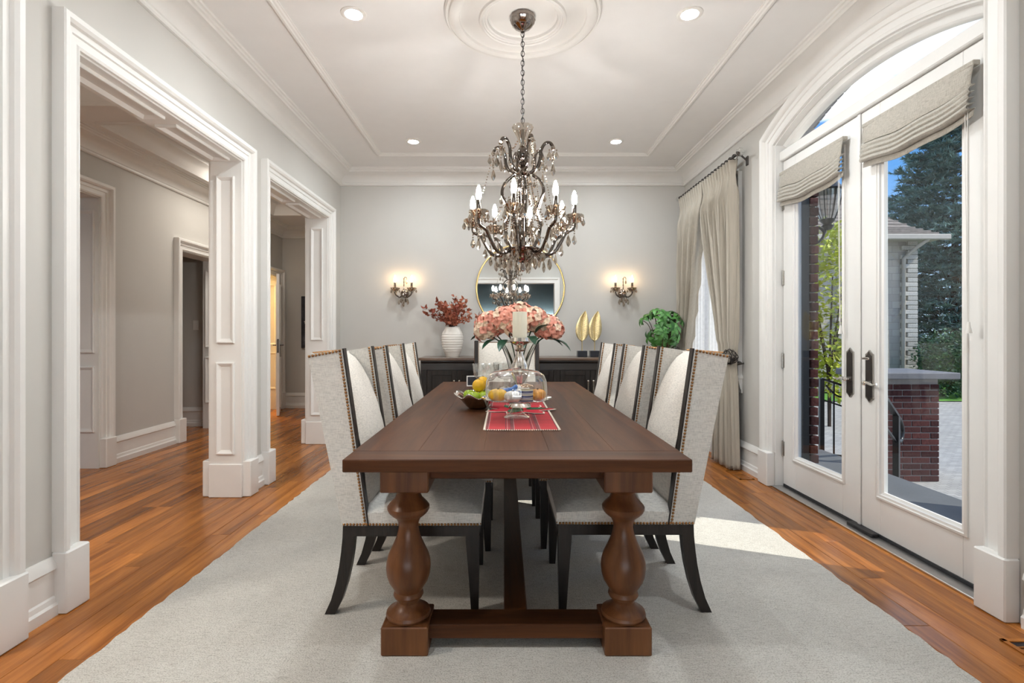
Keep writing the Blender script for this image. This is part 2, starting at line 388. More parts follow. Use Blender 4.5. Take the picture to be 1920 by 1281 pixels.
    def mesh(self, name, mat, smooth=None):
        me = bpy.data.meshes.new(name); me.from_pydata(self.v, [], self.f); me.validate(); me.update()
        bm = bmesh.new(); bm.from_mesh(me); bmesh.ops.recalc_face_normals(bm, faces=bm.faces); bm.to_mesh(me); bm.free()
        if mat: me.materials.append(MATS[mat])
        if smooth:
            for p in me.polygons: p.use_smooth = True
            me.set_sharp_from_angle(angle=math.radians(smooth))
        return me
    def build(self, name, mat, parent=None, smooth=None):
        return link(name, self.mesh(name, mat, smooth), parent)
def link(name, data, parent=None, loc=None, rz=None):
    o = bpy.data.objects.new(name, data); COL.objects.link(o)
    if parent is not None: o.parent = parent
    if loc is not None: o.location = loc
    if rz is not None: o.rotation_euler = (0, 0, rz)
    return o
def tag(o, label, cat, group=None):
    o['label'] = label; o['category'] = cat
    if group: o['group'] = group
    return o
def thing(name, label, cat, loc=(0, 0, 0), rz=0, group=None):
    o = bpy.data.objects.new(name, None); COL.objects.link(o); o.empty_display_size = .1
    o.location = loc; o.rotation_euler = (0, 0, rz)
    return tag(o, label, cat, group)
def struct(o, label=None):
    o['kind'] = 'structure'
    if label: o['label'] = label
    return o
def stuff(o): o['kind'] = 'stuff'; return o
def dup(root, loc, rz, label, group=None):
    def rec(o, par):
        c = o.copy(); COL.objects.link(c); c.parent = par
        for ch in list(o.children): rec(ch, c)
        return c
    kids = list(root.children); r = root.copy(); COL.objects.link(r)
    r.location = loc; r.rotation_euler = (0, 0, rz); r['label'] = label
    if group: r['group'] = group
    for k in kids: rec(k, r)
    return r
def catmull(pts, k=6):
    P = [Vector(p) for p in pts]; out = []
    for i in range(len(P) - 1):
        a, b, c, d = P[max(i - 1, 0)], P[i], P[i + 1], P[min(i + 2, len(P) - 1)]
        for j in range(k):
            t = j / k
            out.append(.5 * ((2 * b) + (c - a) * t + (2 * a - 5 * b + 4 * c - d) * t * t + (3 * b - a - 3 * c + d) * t ** 3))
    out.append(P[-1]); return out
def lerp(a, b, t): return a + (b - a) * t
def interp(tab, x):
    for (x0, y0), (x1, y1) in zip(tab, tab[1:]):
        if x0 <= x <= x1 or x1 <= x <= x0: return lerp(y0, y1, (x - x0) / (x1 - x0))
    return tab[0][1] if abs(x - tab[0][0]) < abs(x - tab[-1][0]) else tab[-1][1]

# ---------------------------------------------------------------- room shell
XL, XR, YB, YF, ZC = -1.91, 2.11, 5.97, .14, 3.08      # inner faces of the dining room
WT = .22                                                # wall between dining room and hall
HX = -3.58; HYB = 8.27; HZ = 2.90                       # hall: far wall, end wall, ceiling
OPEN = [(.48, 1.87), (2.28, 3.73), (4.14, 5.54)]; ZO = 2.45
PLINTH = .262

def wall_with_holes(mb, x0, x1, ya, yb, za, zb, holes):
    """wall slab between x0 and x1, running in Y, with rectangular holes (y0, y1, z0, z1)"""
    y = ya
    for (h0, h1, z0, z1) in sorted(holes):
        if h0 > y: mb.box(x0, x1, y, h0, za, zb)
        if z0 > za: mb.box(x0, x1, h0, h1, za, z0)
        if z1 < zb: mb.box(x0, x1, h0, h1, z1, zb)
        y = h1
    if yb > y: mb.box(x0, x1, y, yb, za, zb)
    return mb

wl = wall_with_holes(MB(), XL - WT, XL, -.1, YB, 0, 3.2, [(a, b, 0, ZO) for a, b in OPEN])
wl.box(XL - WT, XL, YB, HYB, 0, 3.2)
struct(wl.build('wall_left', 'wall_paint'), 'pale grey wall with wide white cased openings to the hall')
struct(MB().box(XL - .0, 2.45, YB, YB + .2, 0, 3.2).build('wall_back', 'wall_paint'), 'pale grey back wall with sconces and round mirror')
# wall behind the camera, with the wide opening the camera stands in
wf = MB().box(XL, -1.45, -.10, YF, 0, 3.2).box(1.16, 2.45, -.10, YF, 0, 3.2).box(-1.45, 1.16, -.10, YF, 2.37, 3.2)
struct(wf.build('wall_front', 'wall_paint'), 'pale grey wall behind the camera with a wide opening')
# right wall with arched door opening and window opening
DY0, DY1 = 2.23, 3.99; DYC = (DY0 + DY1) / 2; ARC_Z = .64; ARC_R = 2.20
WY0, WY1, WZ0, WZ1 = 4.62, 5.60, .82, 2.55
def arch_z(y, r=ARC_R): return ARC_Z + math.sqrt(max(r * r - (y - DYC) ** 2, 0))
XO = 2.42; ARC_RO = 2.33
wr = MB().box(XR, XO, -.1, DY0, 0, 3.2)
wall_with_holes(wr, XR, XO, DY1, YB, 0, 3.2, [(WY0, WY1, WZ0, WZ1)])
ns = 32; V = []; F = []
for i in range(ns + 1):
    y = lerp(DY0, DY1, i / ns); z = arch_z(y)
    V += [(XR, y, z), (XO, y, arch_z(y, ARC_RO)), (XO, y, 3.2), (XR, y, 3.2)]
for i in range(ns):
    a = 4 * i; b = a + 4
    F += [(a, b, b + 1, a + 1), (a + 1, b + 1, b + 2, a + 2), (a + 3, a, b, b + 3)] if False else [(a, a + 1, b + 1, b), (a + 1, a + 2, b + 2, b + 1), (a + 3, b + 3, b, a)[::-1]]
wr.add(V, F)
struct(wr.build('wall_right', 'wall_paint'), 'pale grey wall with arched French doors and a curtained window')

# ceiling slab, cornice, panel mould, medallion
cl = struct(MB().box(XL, XR, YF, YB, ZC, ZC + .12).build('ceiling', 'ceiling_paint'), 'off white flat ceiling')
def rect_path(x0, y0, x1, y1): return lambda w: [(x0 + w, y0 + w), (x1 - w, y0 + w), (x1 - w, y1 - w), (x0 + w, y1 - w)]
CROWN = [(0, -.165), (.018, -.165), (.026, -.157), (.026, -.150), (.018, -.146), (.018, -.138), (.026, -.132), (.030, -.112), (.046, -.080), (.075, -.053),
         (.112, -.037), (.140, -.032), (.140, -.042), (.150, -.042), (.156, -.030), (.168, -.026), (.172, -.014), (.186, -.012), (.190, -.001), (.190, .01)]
struct(MB().sweep(CROWN, rect_path(XL, YF, XR, YB), lambda u, v, t: (u, v, ZC + t), True).build('trim_1', 'trim_paint', smooth=35), 'white coved cornice round the dining room ceiling')
PANEL = [(0, .005), (0, -.010), (.008, -.014), (.014, -.024), (.028, -.026), (.034, -.018), (.044, -.016), (.050, -.008), (.058, -.006), (.058, .005)]
struct(MB().sweep(PANEL, rect_path(XL + .57, YF + .57, XR - .57, YB - .57), lambda u, v, t: (u, v, ZC + t), True).build('trim_2', 'trim_paint', smooth=35), 'white rectangular moulding applied to the ceiling')
CX, CY = .111, 3.045
med = [(.463, .002), (.463, -.012), (.455, -.022), (.446, -.022), (.444, -.014), (.438, -.014), (.434, -.030), (.420, -.038), (.400, -.038), (.385, -.032),
       (.378, -.030), (.374, -.016), (.362, -.012), (.33, -.014), (.29, -.022), (.262, -.030), (.256, -.042), (.244, -.048), (.236, -.044), (.234, -.036), (.226, -.036), (.222, -.028), (.210, -.028), (.206, -.012), (.196, -.006), (0, -.006)]
struct(MB().lathe(med, 72, (CX, CY, ZC), cap=False).build('trim_3', 'trim_paint', smooth=30), 'round white plaster ceiling medallion with raised rings')

# casings, plinths, panelled reveals
CASING = [(-.002, -.02), (-.002, .020), (.010, .026), (.016, .020), (.046, .022), (.050, .030), (.074, .032), (.079, .046), (.092, .056), (.112, .058), (.118, .052), (.118, -.01)]
def u_path(y0, y1, zt, zb): return lambda w: [(y0 - w, zb), (y0 - w, zt + w), (y1 + w, zt + w), (y1 + w, zb)]
def casing(name, X, s, y0, y1, zt, label, zb=PLINTH, ylen=None, plinth=True):
    c = struct(MB().sweep(CASING, u_path(y0, y1, zt, zb), lambda u, v, t: (X + s * t, u, v)).build(name, 'trim_paint', smooth=30), label)
    if plinth:
        for a, b in ((y0 - .122, y0 + .004), (y1 - .004, y1 + .122)):
            MB().cbox(min(X, X + s * .066) if s < 0 else X, max(X, X + s * .066), a, b, 0, PLINTH, .006).build('plinth_block', 'trim_paint', c)
    return c
def reveal_panel(mb, fn, u0, u1, v0, v1):
    """raised frame + sunk panel as on a panelled door lining; fn(u, v, t)"""
    prof = [(0, -.004), (0, .012), (.004, .015), (.010, .015), (.032, .0), (.034, .0)]
    rp = lambda w: [(u0 + w, v0 + w), (u1 - w, v0 + w), (u1 - w, v1 - w), (u0 + w, v1 - w)]
    mb.sweep(prof, rp, fn, True); w = .034
    mb.add([fn(*p, 0) for p in rp(w)], [(0, 1, 2, 3)])
trim_n = 4
for k, (a, b) in enumerate(OPEN):
    nm = ['near', 'middle', 'far'][k]
    c = casing('trim_%d' % trim_n, XL, 1, a, b, ZO, 'white moulded casing round the %s hall opening' % nm); trim_n += 1
    casing('trim_%d' % trim_n, XL - WT, -1, a, b, ZO, 'white casing on the hall side of the %s opening' % nm); trim_n += 1
    T = .012
    lin = struct(MB().box(XL - WT - .004, XL + .004, a, a + T, 0, ZO).box(XL - WT - .004, XL + .004, b - T, b, 0, ZO).box(XL - WT - .004, XL + .004, a + T, b - T, ZO - T, ZO)
                 .build('trim_%d' % trim_n, 'trim_paint'), 'white panelled lining of the %s hall opening' % nm); trim_n += 1
    x0, x1 = XL - WT + .045, XL - .045
    for (z0, z1) in ((PLINTH + .05, .98), (1.12, ZO - .12)):
        m = MB(); reveal_panel(m, lambda u, v, t: (u, b - T - t - .003, v), x0, x1, z0, z1); m.build('panel', 'trim_paint', lin)
        m = MB(); reveal_panel(m, lambda u, v, t: (u, a + T + t + .003, v), x0, x1, z0, z1); m.build('panel', 'trim_paint', lin)
    ym = (a + b) / 2
    for (y0, y1) in ((a + .08, ym - .05), (ym + .05, b - .08)):
        m = MB(); reveal_panel(m, lambda u, v, t: (u, v, ZO - T - t - .003), x0, x1, y0, y1); m.build('panel', 'trim_paint', lin)
    # low skirting block on the linings
    MB().cbox(XL - WT - .01, XL + .01, b - T - .012, b, 0, PLINTH - .02, .004).build('plinth_block', 'trim_paint', lin)
casing_front = struct(MB().sweep(CASING, lambda w: [(-1.45 - w, 0), (-1.45 - w, 2.37 + w), (1.16 + w, 2.37 + w), (1.16 + w, 0)], lambda u, v, t: (u, YF + t, v)).build('trim_%d' % trim_n, 'trim_paint', smooth=30), 'white casing round the opening behind the camera'); trim_n += 1

BASE = [(0, 0), (.030, 0), (.032, .045), (.024, .055), (.020, .075), (.014, .082), (.014, .185), (.026, .196), (.022, .215), (.006, .245), (0, .245)]
def skirting(name, segs, label):
    m = MB()
    for (x0, y0, x1, y1, nx, ny) in segs:
        P = [(x0 + nx * t, y0 + ny * t, z) for t, z in BASE]; Q = [(x1 + nx * t, y1 + ny * t, z) for t, z in BASE]; n = len(P)
        m.add(P + Q, [(i, i + 1, n + i + 1, n + i) for i in range(n - 1)] + [tuple(range(n)), tuple(range(n, 2 * n))[::-1]])
    return struct(m.build(name, 'trim_paint', smooth=25), label)
skirting('baseboard_left', [(XL, OPEN[0][1] + .12, XL, OPEN[1][0] - .12, 1, 0), (XL, OPEN[1][1] + .12, XL, OPEN[2][0] - .12, 1, 0), (XL, OPEN[2][1] + .12, XL, YB, 1, 0), (XL, YF, XL, OPEN[0][0] - .12, 1, 0)], 'tall white skirting on the left wall')
skirting('baseboard_back', [(XL, YB, XR, YB, 0, -1)], 'tall white skirting on the back wall')
skirting('baseboard_right', [(XR, YF, XR, DY0 - .17, -1, 0), (XR, DY1 + .15, XR, YB, -1, 0)], 'tall white skirting on the right wall')

# ---------------------------------------------------------------- hall beyond the openings
HD = [(3.40, 4.53, 2.40), (5.67, 6.48, 2.12), (7.28, 8.14, 2.10)]        # doorways in the far hall wall
hw = wall_with_holes(MB(), HX - .22, HX, -.3, HYB, 0, 3.1, [(a, b, 0, z) for a, b, z in HD])
struct(hw.build('wall_hall', 'wall_paint'), 'grey far wall of the hall with cased doorways')
struct(MB().box(HX - 2, XL - WT, HYB, HYB + .15, 0, 3.1).build('wall_hall_end', 'wall_paint'), 'grey end wall of the hall with a dark painting')
struct(MB().box(HX - .22, XL - WT, -.45, -.3, 0, 3.1).build('wall_hall_near', 'wall_paint'), 'near end wall of the hall')
# ceiling with coffers
COF = [(-.1, 1.55), (1.95, 3.80), (4.17, 7.30)]; cx0, cx1 = HX + .30, XL - WT - .30
hc = MB().box(HX, cx0, -.3, HYB, HZ, HZ + .04).box(cx1, XL - WT, -.3, HYB, HZ, HZ + .04)
yy = -.3
for a, b in COF: hc.box(cx0, cx1, yy, a, HZ, HZ + .04); yy = b
hc.box(cx0, cx1, yy, HYB, HZ, HZ + .04); hc.box(HX, XL - WT, -.3, HYB, HZ + .16, HZ + .2)
hco = struct(hc.build('ceiling_hall', 'ceiling_paint'), 'coffered hall ceiling')
COFT = [(-.03, 0), (-.03, -.012), (-.008, -.016), (0, .004), (.012, .03), (.02, .06), (.05, .10), (.07, .12), (.075, .16)]
for a, b in COF:
    MB().sweep(COFT, rect_path(cx0, a, cx1, b), lambda u, v, t: (u, v, HZ + t), True).build('coffer_moulding', 'trim_paint', hco, 30)
struct(MB().sweep([(p, z * .98) for p, z in CROWN], rect_path(HX, -.3, XL - WT, HYB), lambda u, v, t: (u, v, HZ + t), True).build('trim_%d' % trim_n, 'trim_paint', smooth=35), 'white cornice round the hall'); trim_n += 1
for k, (a, b, z) in enumerate(HD):
    lab = ['white casing of the near doorway across the hall', 'white casing of the doorway with a light switch beyond', 'white casing of the lit doorway at the hall end'][k]
    c = casing('trim_%d' % trim_n, HX, 1, a, b, z, lab); trim_n += 1
    l = MB().box(HX - .224, HX + .004, a, a + .012, 0, z).box(HX - .224, HX + .004, b - .012, b, 0, z).box(HX - .224, HX + .004, a, b, z - .012, z)
    lo = struct(l.build('trim_%d' % trim_n, 'trim_paint'), lab.replace('casing', 'lining')); trim_n += 1
    for (z0, z1) in ((.32, .90), (1.02, z - .12)):
        m = MB(); reveal_panel(m, lambda u, v, t: (u, b - .015 - t, v), HX - .19, HX - .03, z0, z1); m.build('panel', 'trim_paint', lo)
segs = []; yy = -.3
for a, b, z in HD: segs.append((HX, yy, HX, a - .12, 1, 0)); yy = b + .12
segs.append((HX, yy, HX, HYB, 1, 0)); segs.append((HX, HYB, XL - WT, HYB, 0, -1)); segs.append((HX - 1.6, 6.62, HX - .22, 6.62, 0, -1))
segs += [(XL - WT, OPEN[0][1] + .12, XL - WT, OPEN[1][0] - .12, -1, 0), (XL - WT, OPEN[1][1] + .12, XL - WT, OPEN[2][0] - .12, -1, 0), (XL - WT, OPEN[2][1] + .12, XL - WT, HYB, -1, 0)]
skirting('baseboard_hall', segs, 'tall white skirting in the hall')
# rooms beyond the hall
struct(MB().box(HX - 1.75, HX - 1.6, -.3, 6.62, 0, 3.1).box(HX - 1.6, HX - .22, 6.62, 6.77, 0, 3.1).box(HX - 1.75, HX - .22, -.3, 6.77, 3.0, 3.1).box(HX - 1.6, HX - .22, 5.0, 5.1, 0, 3.0)
       .build('wall_side_room', 'wall_paint'), 'grey walls of the rooms across the hall')
struct(MB().box(HX - 1.75, HX - 1.6, 6.77, 9.2, 0, 3.1).box(HX - 1.6, HX - .22, 9.05, 9.2, 0, 3.1).box(HX - 1.75, HX - .22, 6.77, 9.2, 2.7, 2.8).box(HX - .26, HX - .22, 8.26, 9.2, 0, 3.1)
       .build('wall_lit_room', 'warm_wall'), 'warm yellow lit room beyond the hall door')
pl = bpy.data.lights.new('room_lamp', 'POINT'); pl.energy = 42; pl.color = (1, .70, .32); pl.shadow_soft_size = .1
link('room_lamp', pl, None, (HX - .95, 8.0, 2.35))
hl = bpy.data.lights.new('hall_fill_light', 'AREA'); hl.shape = 'DISK'; hl.size = .35; hl.energy = 28; hl.color = (1, .93, .84)  # added fill to brighten the hall, kept out of sight
link('hall_fill_light', hl, None, (HX + .72, 1.0, HZ + .15))
hl2_ = hl.copy(); hl2_.energy = 12; hl2_.size = .8; link('hall_fill_light', hl2_, None, (HX + .72, 5.98, HZ + .15))  # second unseen fill, added further along the hall
# rear room (seen only in the mirror)
rr = MB().box(-2.1, -2.0, -4.1, -.1, 0, 3.2).box(2.7, 2.8, -4.1, -.1, 0, 3.2).box(-2.0, -1.7, -4.1, -3.9, 0, 3.2).box(1.9, 2.7, -4.1, -3.9, 0, 3.2).box(-1.7, 1.9, -4.1, -3.9, 0, .3).box(-1.7, 1.9, -4.1, -3.9, 1.8, 3.2)
struct(rr.build('wall_rear_room', 'teal_paint'), 'dull teal walls of the room behind the camera')
struct(MB().box(-2.1, 2.8, -4.1, -.1, 3.15, 3.25).build('ceiling_rear_room', 'teal_paint'), 'ceiling of the room behind the camera')
w2 = MB()  # invented window frame that holds the added fill light
for x in (-1.7, -.52, .66, 1.84): w2.box(x, x + .06, -3.96, -3.90, .3, 1.8)
w2.box(-1.7, 1.9, -3.96, -3.90, .3, .36).box(-1.7, 1.9, -3.96, -3.90, 1.74, 1.8)
w2o = struct(w2.build('fill_light_frame', 'trim_paint'), 'added white window frame round the fill light behind the camera')

# ---------------------------------------------------------------- floor: boards as pieces
fl = struct(MB().box(HX - 2, 2.2, -4.1, 9.2, -.06, -.014).build('floor', 'floor_gap'), 'polished hardwood floor of long reddish brown boards')
RX0, RX1, RY0, RY1 = -1.50, 1.605, 1.05, 5.05
bw = .108; shared = {}
def board(x, y0, y1):
    L_ = round((y1 - y0) / .05) * .05
    if L_ not in shared: shared[L_] = MB().cbox(-bw / 2 + .0008, bw / 2 - .0008, -L_ / 2 + .0008, L_ / 2 - .0008, -.014, 0, .0016).mesh('floor_board', 'floor_wood')
    link('floor_board', shared[L_], fl, (x, y0 + L_ / 2, 0))
    return y0 + L_
n_rows = int((2.19 - (HX - .2)) / bw); rnd = random.Random(3)
far = MB()
for i in range(n_rows + 1):
    x = HX - .2 + bw / 2 + i * bw
    if x + bw / 2 > 2.2: break
    if x < XL - .02:
        y = .6 - rnd.random() * .9
        while y < HYB - .02:
            y1 = min(y + rnd.choice([.7, .9, 1.1, 1.3, 1.5, 1.7]), HYB); y1 = HYB if HYB - y1 < .3 else y1
            if y1 > 1.2: y = board(x, y, y1)
            else: y = y1
            if y1 >= HYB: break
    else:
        inside = RX0 + .06 < x < RX1 - .06
        y = (RY1 - .1) if inside else (.3 - rnd.random() * .8)
        if inside: board(x, y, YB); continue
        while y < YB - .02:
            y1 = min(y + rnd.choice([.7, .9, 1.1, 1.3, 1.5, 1.7]), YB); y1 = YB if YB - y1 < .3 else y1
            y = board(x, y, y1)
            if y1 >= YB: break
# plain boards never in view (rear room, beyond)
struct(MB().box(-2, 2.2, -4.0, RY0 + .1, -.013, -.0005).build('floor_rear_room', 'floor_wood'), 'hardwood floor of the room behind the camera')
struct(MB().box(HX - 1.6, HX - .2, -.3, 9.05, -.013, -.0005).build('floor_side_rooms', 'floor_wood'), 'hardwood floor of the rooms across the hall')

# ---------------------------------------------------------------- rug
def rug():
    nx, ny = 60, 90; r = random.Random(5)
    ex0 = [r.uniform(-.006, .006) for _ in range(ny + 1)]; ex1 = [r.uniform(-.006, .006) for _ in range(ny + 1)]
    t = .011
    def top(u, v):
        j = round(v * ny); x = lerp(RX0 + ex0[j], RX1 + ex1[j], u); return (x, lerp(RY0, RY1, v), t)
    m = MB().grid(top, nx, ny)
    n = nx + 1; edge = [j * n for j in range(ny + 1)]; edge2 = [j * n + nx for j in range(ny + 1)]
    for E in (edge, edge2):
        b = len(m.v); m.v += [(m.v[i][0], m.v[i][1], 0) for i in E]
        m.f += [(E[k], E[k + 1], b + k + 1, b + k) for k in range(len(E) - 1)]
    for E in (list(range(n)), [ny * n + i for i in range(n)]):
        b = len(m.v); m.v += [(m.v[i][0], m.v[i][1], 0) for i in E]
        m.f += [(E[k], E[k + 1], b + k + 1, b + k) for k in range(len(E) - 1)]
    o = m.build('area_rug', 'rug_wool')
    tag(o, 'large pale grey woven wool rug under the dining table', 'rug')
rug()
# ---------------------------------------------------------------- French doors with arched transom
DX = 2.165                                  # room face of the doors
def arc_path(w, n=40, z0=PLINTH):
    """offset w outwards from the arched opening"""
    R = ARC_R + w; hw = (DY1 - DY0) / 2 + w; a = math.asin(hw / R)
    pts = [(DYC - hw, z0)]
    for i in range(n + 1):
        t = -a + 2 * a * i / n; pts.append((DYC + R * math.sin(t), ARC_Z + R * math.cos(t)))
    pts.append((DYC + hw, z0)); return pts
c = struct(MB().sweep([(w * 1.13, t) for w, t in CASING], arc_path, lambda u, v, t: (XR - t, u, v)).build('trim_%d' % trim_n, 'trim_paint', smooth=35), 'white arched casing round the French doors'); trim_n += 1
for a, b in ((DY0 - .14, DY0 + .004), (DY1 - .004, DY1 + .14)):
    MB().cbox(XR - .066, XR, a, b, 0, PLINTH, .006).build('plinth_block', 'trim_paint', c)
# lining of the arched opening and transom frame
LIN = [(.0, .001), (-.012, .001), (-.012, .10), (-.020, .10), (-.020, .125), (0, .125)]
lin = struct(MB().sweep(LIN, lambda w: arc_path(w, z0=0), lambda u, v, t: (XR + t, u, v)).build('trim_%d' % trim_n, 'door_paint', smooth=30), 'white lining of the arched door opening'); trim_n += 1
TR = [(-.012, .055), (-.05, .055), (-.056, .062), (-.062, .075), (-.062, .11), (-.012, .11)]
def trans_path(w):
    R = ARC_R + w; zb = 2.59; hw = math.sqrt(R * R - (zb - ARC_Z) ** 2) ; hw = min(hw, (DY1 - DY0) / 2 + w); a = math.asin(hw / R)
    return [(DYC + R * math.sin(-a + 2 * a * i / 40), ARC_Z + R * math.cos(-a + 2 * a * i / 40)) for i in range(41)]
w3 = struct(MB().sweep(TR, trans_path, lambda u, v, t: (XR + t, u, v)).build('window_3', 'door_paint', smooth=30), 'arched transom window above the French doors')
MB().cbox(XR + .03, XR + .15, DY0 + .01, DY1 - .01, 2.525, 2.60, .006).build('transom_bar', 'door_paint', w3)
MB().cbox(XR + .06, XR + .10, DY0 + .08, DY1 - .08, 2.598, 2.616, .003).build('glazing_bead', 'door_paint', w3)
# glass of the transom
pth = trans_path(-.055); V = [(XR + .085, y, z) for y, z in pth] + [(XR + .085, y, 2.60) for y, z in pth]; n = len(pth)
MB().add(V, [(i, i + 1, n + i + 1, n + i) for i in range(n - 1)]).build('pane', 'pane_glass', w3)

LEV = []
def lever(parent, x, y, z, s):
    """curved lever handle; s: direction along Y"""
    b = MB().tube([(x, y, z), (x - .028, y, z)], .011, 10)
    pts = catmull([(x - .028, y - s * .008, z), (x - .034, y + s * .03, z + .004), (x - .034, y + s * .07, z - .004), (x - .032, y + s * .105, z + .003)], 5)
    b.tube(pts, [.010 - .004 * i / (len(pts) - 1) for i in range(len(pts))], 8)
    b.ball((x - .028, y, z), .015, 10, 6)
    return b.build('lever_handle', 'chrome', parent, 40)
def escutcheon(parent, x, y, zc, h=.31, w=.062):
    hh, hw = h / 2, w / 2
    out = [(-hw, -hh + .025), (-hw * .55, -hh + .018), (0, -hh), (hw * .55, -hh + .018), (hw, -hh + .025), (hw, hh - .025), (hw * .55, hh - .018), (0, hh), (-hw * .55, hh - .018), (-hw, hh - .025)]
    MB().prism(out, lambda u, v, t: (x - t, y + u, zc + v), 0, .009).build('backplate', 'hinge_metal', parent)
    inn = [(u * .76, v * .93) for u, v in out]
    MB().prism(inn, lambda u, v, t: (x - t, y + u, zc + v), .009, .011).build('plate_face', 'pewter', parent)
def french_door(name, y0, y1, hinge, label):
    """leaf between y0 and y1; hinge = +1 hinged at y1, -1 at y0"""
    z0, z1 = .028, 2.520; st = .162; gb, gt = .262, 2.36; th = .046
    gy0, gy1 = y0 + st, y1 - st
    m = MB()
    m.cbox(DX, DX + th, y0, gy0, z0, z1, .003).cbox(DX, DX + th, gy1, y1, z0, z1, .003)
    m.cbox(DX, DX + th, gy0, gy1, z0, gb, .003).cbox(DX, DX + th, gy0, gy1, gt, z1, .003)
    d = struct(m.build(name, 'door_paint'), label)
    prof = [(-.028, 0), (-.028, -.008), (-.016, -.012), (-.012, -.006), (0, -.006), (.004, .004), (.016, .010), (.016, .02)]
    rp = lambda w: [(gy0 + w, gb + w), (gy1 - w, gb + w), (gy1 - w, gt - w), (gy0 + w, gt - w)]
    MB().sweep(prof, rp, lambda u, v, t: (DX + t, u, v), True).build('glazing_frame', 'trim_paint', d, 30)
    MB().box(DX + .020, DX + .026, gy0 + .005, gy1 - .005, gb + .005, gt - .005).build('pane', 'pane_glass', d)
    for z in (.30, .98, 1.62, 2.20):
        yh = y1 - .001 if hinge > 0 else y0 + .001
        h = MB().cbox(DX - .004, DX + .004, yh - .016, yh + .016, z - .055, z + .055, .001)
        h.tube([(DX - .007, yh, z - .06), (DX - .007, yh, z + .06)], .006, 8); h.build('hinge', 'hinge_metal', d, 40)
    # bottom sweep
    MB().cbox(DX - .004, DX + .02, y0 + .005, y1 - .005, .012, .030, .002).build('door_sweep', 'black_rubber', d)
    return d
d1 = french_door('door_1', DYC + .0015, DY1 - .022, 1, 'white French door leaf nearer the curtained window')
d2 = french_door('door_2', DY0 + .022, DYC - .0015, -1, 'white French door leaf nearer the camera')
MB().cbox(DX - .012, DX - .002, DYC - .012, DYC + .012, .03, 2.518, .003).build('astragal', 'door_paint', d2)
escutcheon(d1, DX, DYC + .085, .945); escutcheon(d2, DX, DYC - .085, .935)
lever(d1, DX - .009, DYC + .085, .905, 1); lever(d2, DX - .009, DYC - .085, .895, -1)
MB().tube([(DX - .011, DYC - .085, 1.04), (DX - .026, DYC - .085, 1.04)], .007, 8).cbox(DX - .034, DX - .024, DYC - .112, DYC - .058, 1.032, 1.048, .004).build('thumb_turn', 'chrome', d2)
sill = struct(MB().cbox(XR - .03, XO - .05, DY0 + .012, DY1 - .012, -.001, .012, .003).build('trim_%d' % trim_n, 'steel_sill'), 'metal door threshold under the French doors'); trim_n += 1
MB().cbox(XR + .010, XR + .05, DYC - .16, DYC + .06, .012, .03, .003).build('door_seal', 'black_rubber', sill)

# roman blinds
def roman_blind(y0, y1, label):
    t = thing('roman_blind', label, 'blind', (DX - .03, (y0 + y1) / 2, 2.41), 0, 'roman blinds on the French doors')
    W = (y1 - y0) / 2
    # profile of the gathered cloth: (out from door, height, sag weight)
    prof = [(.0, 0, 0), (.022, -.004, .05), (.030, -.05, .35), (.036, -.105, .8), (.030, -.118, .9), (.012, -.112, .9)]
    z = -.112
    for k in range(4):
        prof += [(.016, z - .006, 1), (.040 + .004 * k, z - .014, 1.0), (.048 + .004 * k, z - .030, 1.05), (.040 + .003 * k, z - .040, 1.05), (.014, z - .034, 1.05)]
        z -= .027
    prof += [(.022, z - .02, 1.05), (.024, -.262, 1.1)]
    def fn(u, v):
        x = prof[round(v * (len(prof) - 1))]; s = 2 * u - 1; sag = x[2] * .034 * (1 - s * s) + x[2] * .004 * math.sin(s * 7)
        pinch = 1 - .03 * (x[0] / .05)
        return (-x[0] * (1.05 - .25 * s * s), s * W * pinch, x[1] - sag + .018 * x[2])
    b = MB().grid(fn, 22, len(prof) - 1).build('blind_cloth', 'blind_fabric', t, 60)
    sm = b.modifiers.new('thickness', 'SOLIDIFY'); sm.thickness = .003
    MB().cbox(-.022, .012, -W, W, -.012, .012, .003).build('head_rail', 'blind_fabric', t)
    c = MB(); yc = -W + .03
    for dy in (0, .012): c.tube([(-.020, yc + dy, -.02), (-.022, yc + dy, -.4), (-.016, yc + dy * .5, -1.18)], .0016, 5)
    c.build('pull_cord', 'white_plastic', t)
    MB().lathe([(0, .02), (.005, .018), (.007, 0), (.013, -.028), (.013, -.034), (0, -.034)], 10, (-.016, yc, -1.19)).build('cord_tassel', 'white_plastic', t, 40)
    return t
roman_blind(DYC + .085, DY1 - .055, 'gathered beige roman blind on the door leaf nearer the curtains')
roman_blind(DY0 + .075, DYC - .085, 'gathered beige roman blind on the door leaf nearer the camera')

# ---------------------------------------------------------------- curtained window
w1 = MB()
wc = [(0, .0), (0, .018), (.010, .024), (.060, .026), (.064, .034), (.084, .036), (.084, -.005)]
w1.sweep(wc, u_path(WY0, WY1, WZ1, WZ0 - .01), lambda u, v, t: (XR - t, u, v))
w1 = struct(w1.build('window_1', 'trim_paint', smooth=30), 'white casement window behind the curtains')
for (a, b) in ((WY0, WY0 + .055), (WY1 - .055, WY1), ((WY0 + WY1) / 2 - .04, (WY0 + WY1) / 2 + .04)): MB().cbox(XR + .08, XR + .14, a, b, WZ0, WZ1, .004).build('sash_stile', 'trim_paint', w1)
for (a, b) in ((WZ0, WZ0 + .07), (WZ1 - .06, WZ1)): MB().cbox(XR + .08, XR + .14, WY0, WY1, a, b, .004).build('sash_rail', 'trim_paint', w1)
MB().box(XR + .105, XR + .111, WY0 + .03, WY1 - .03, WZ0 + .03, WZ1 - .03).build('pane', 'pane_glass', w1)
MB().cbox(XR - .060, XR + .08, WY0 - .10, WY1 + .10, WZ0 - .03, WZ0, .006).build('window_sill', 'trim_paint', w1)
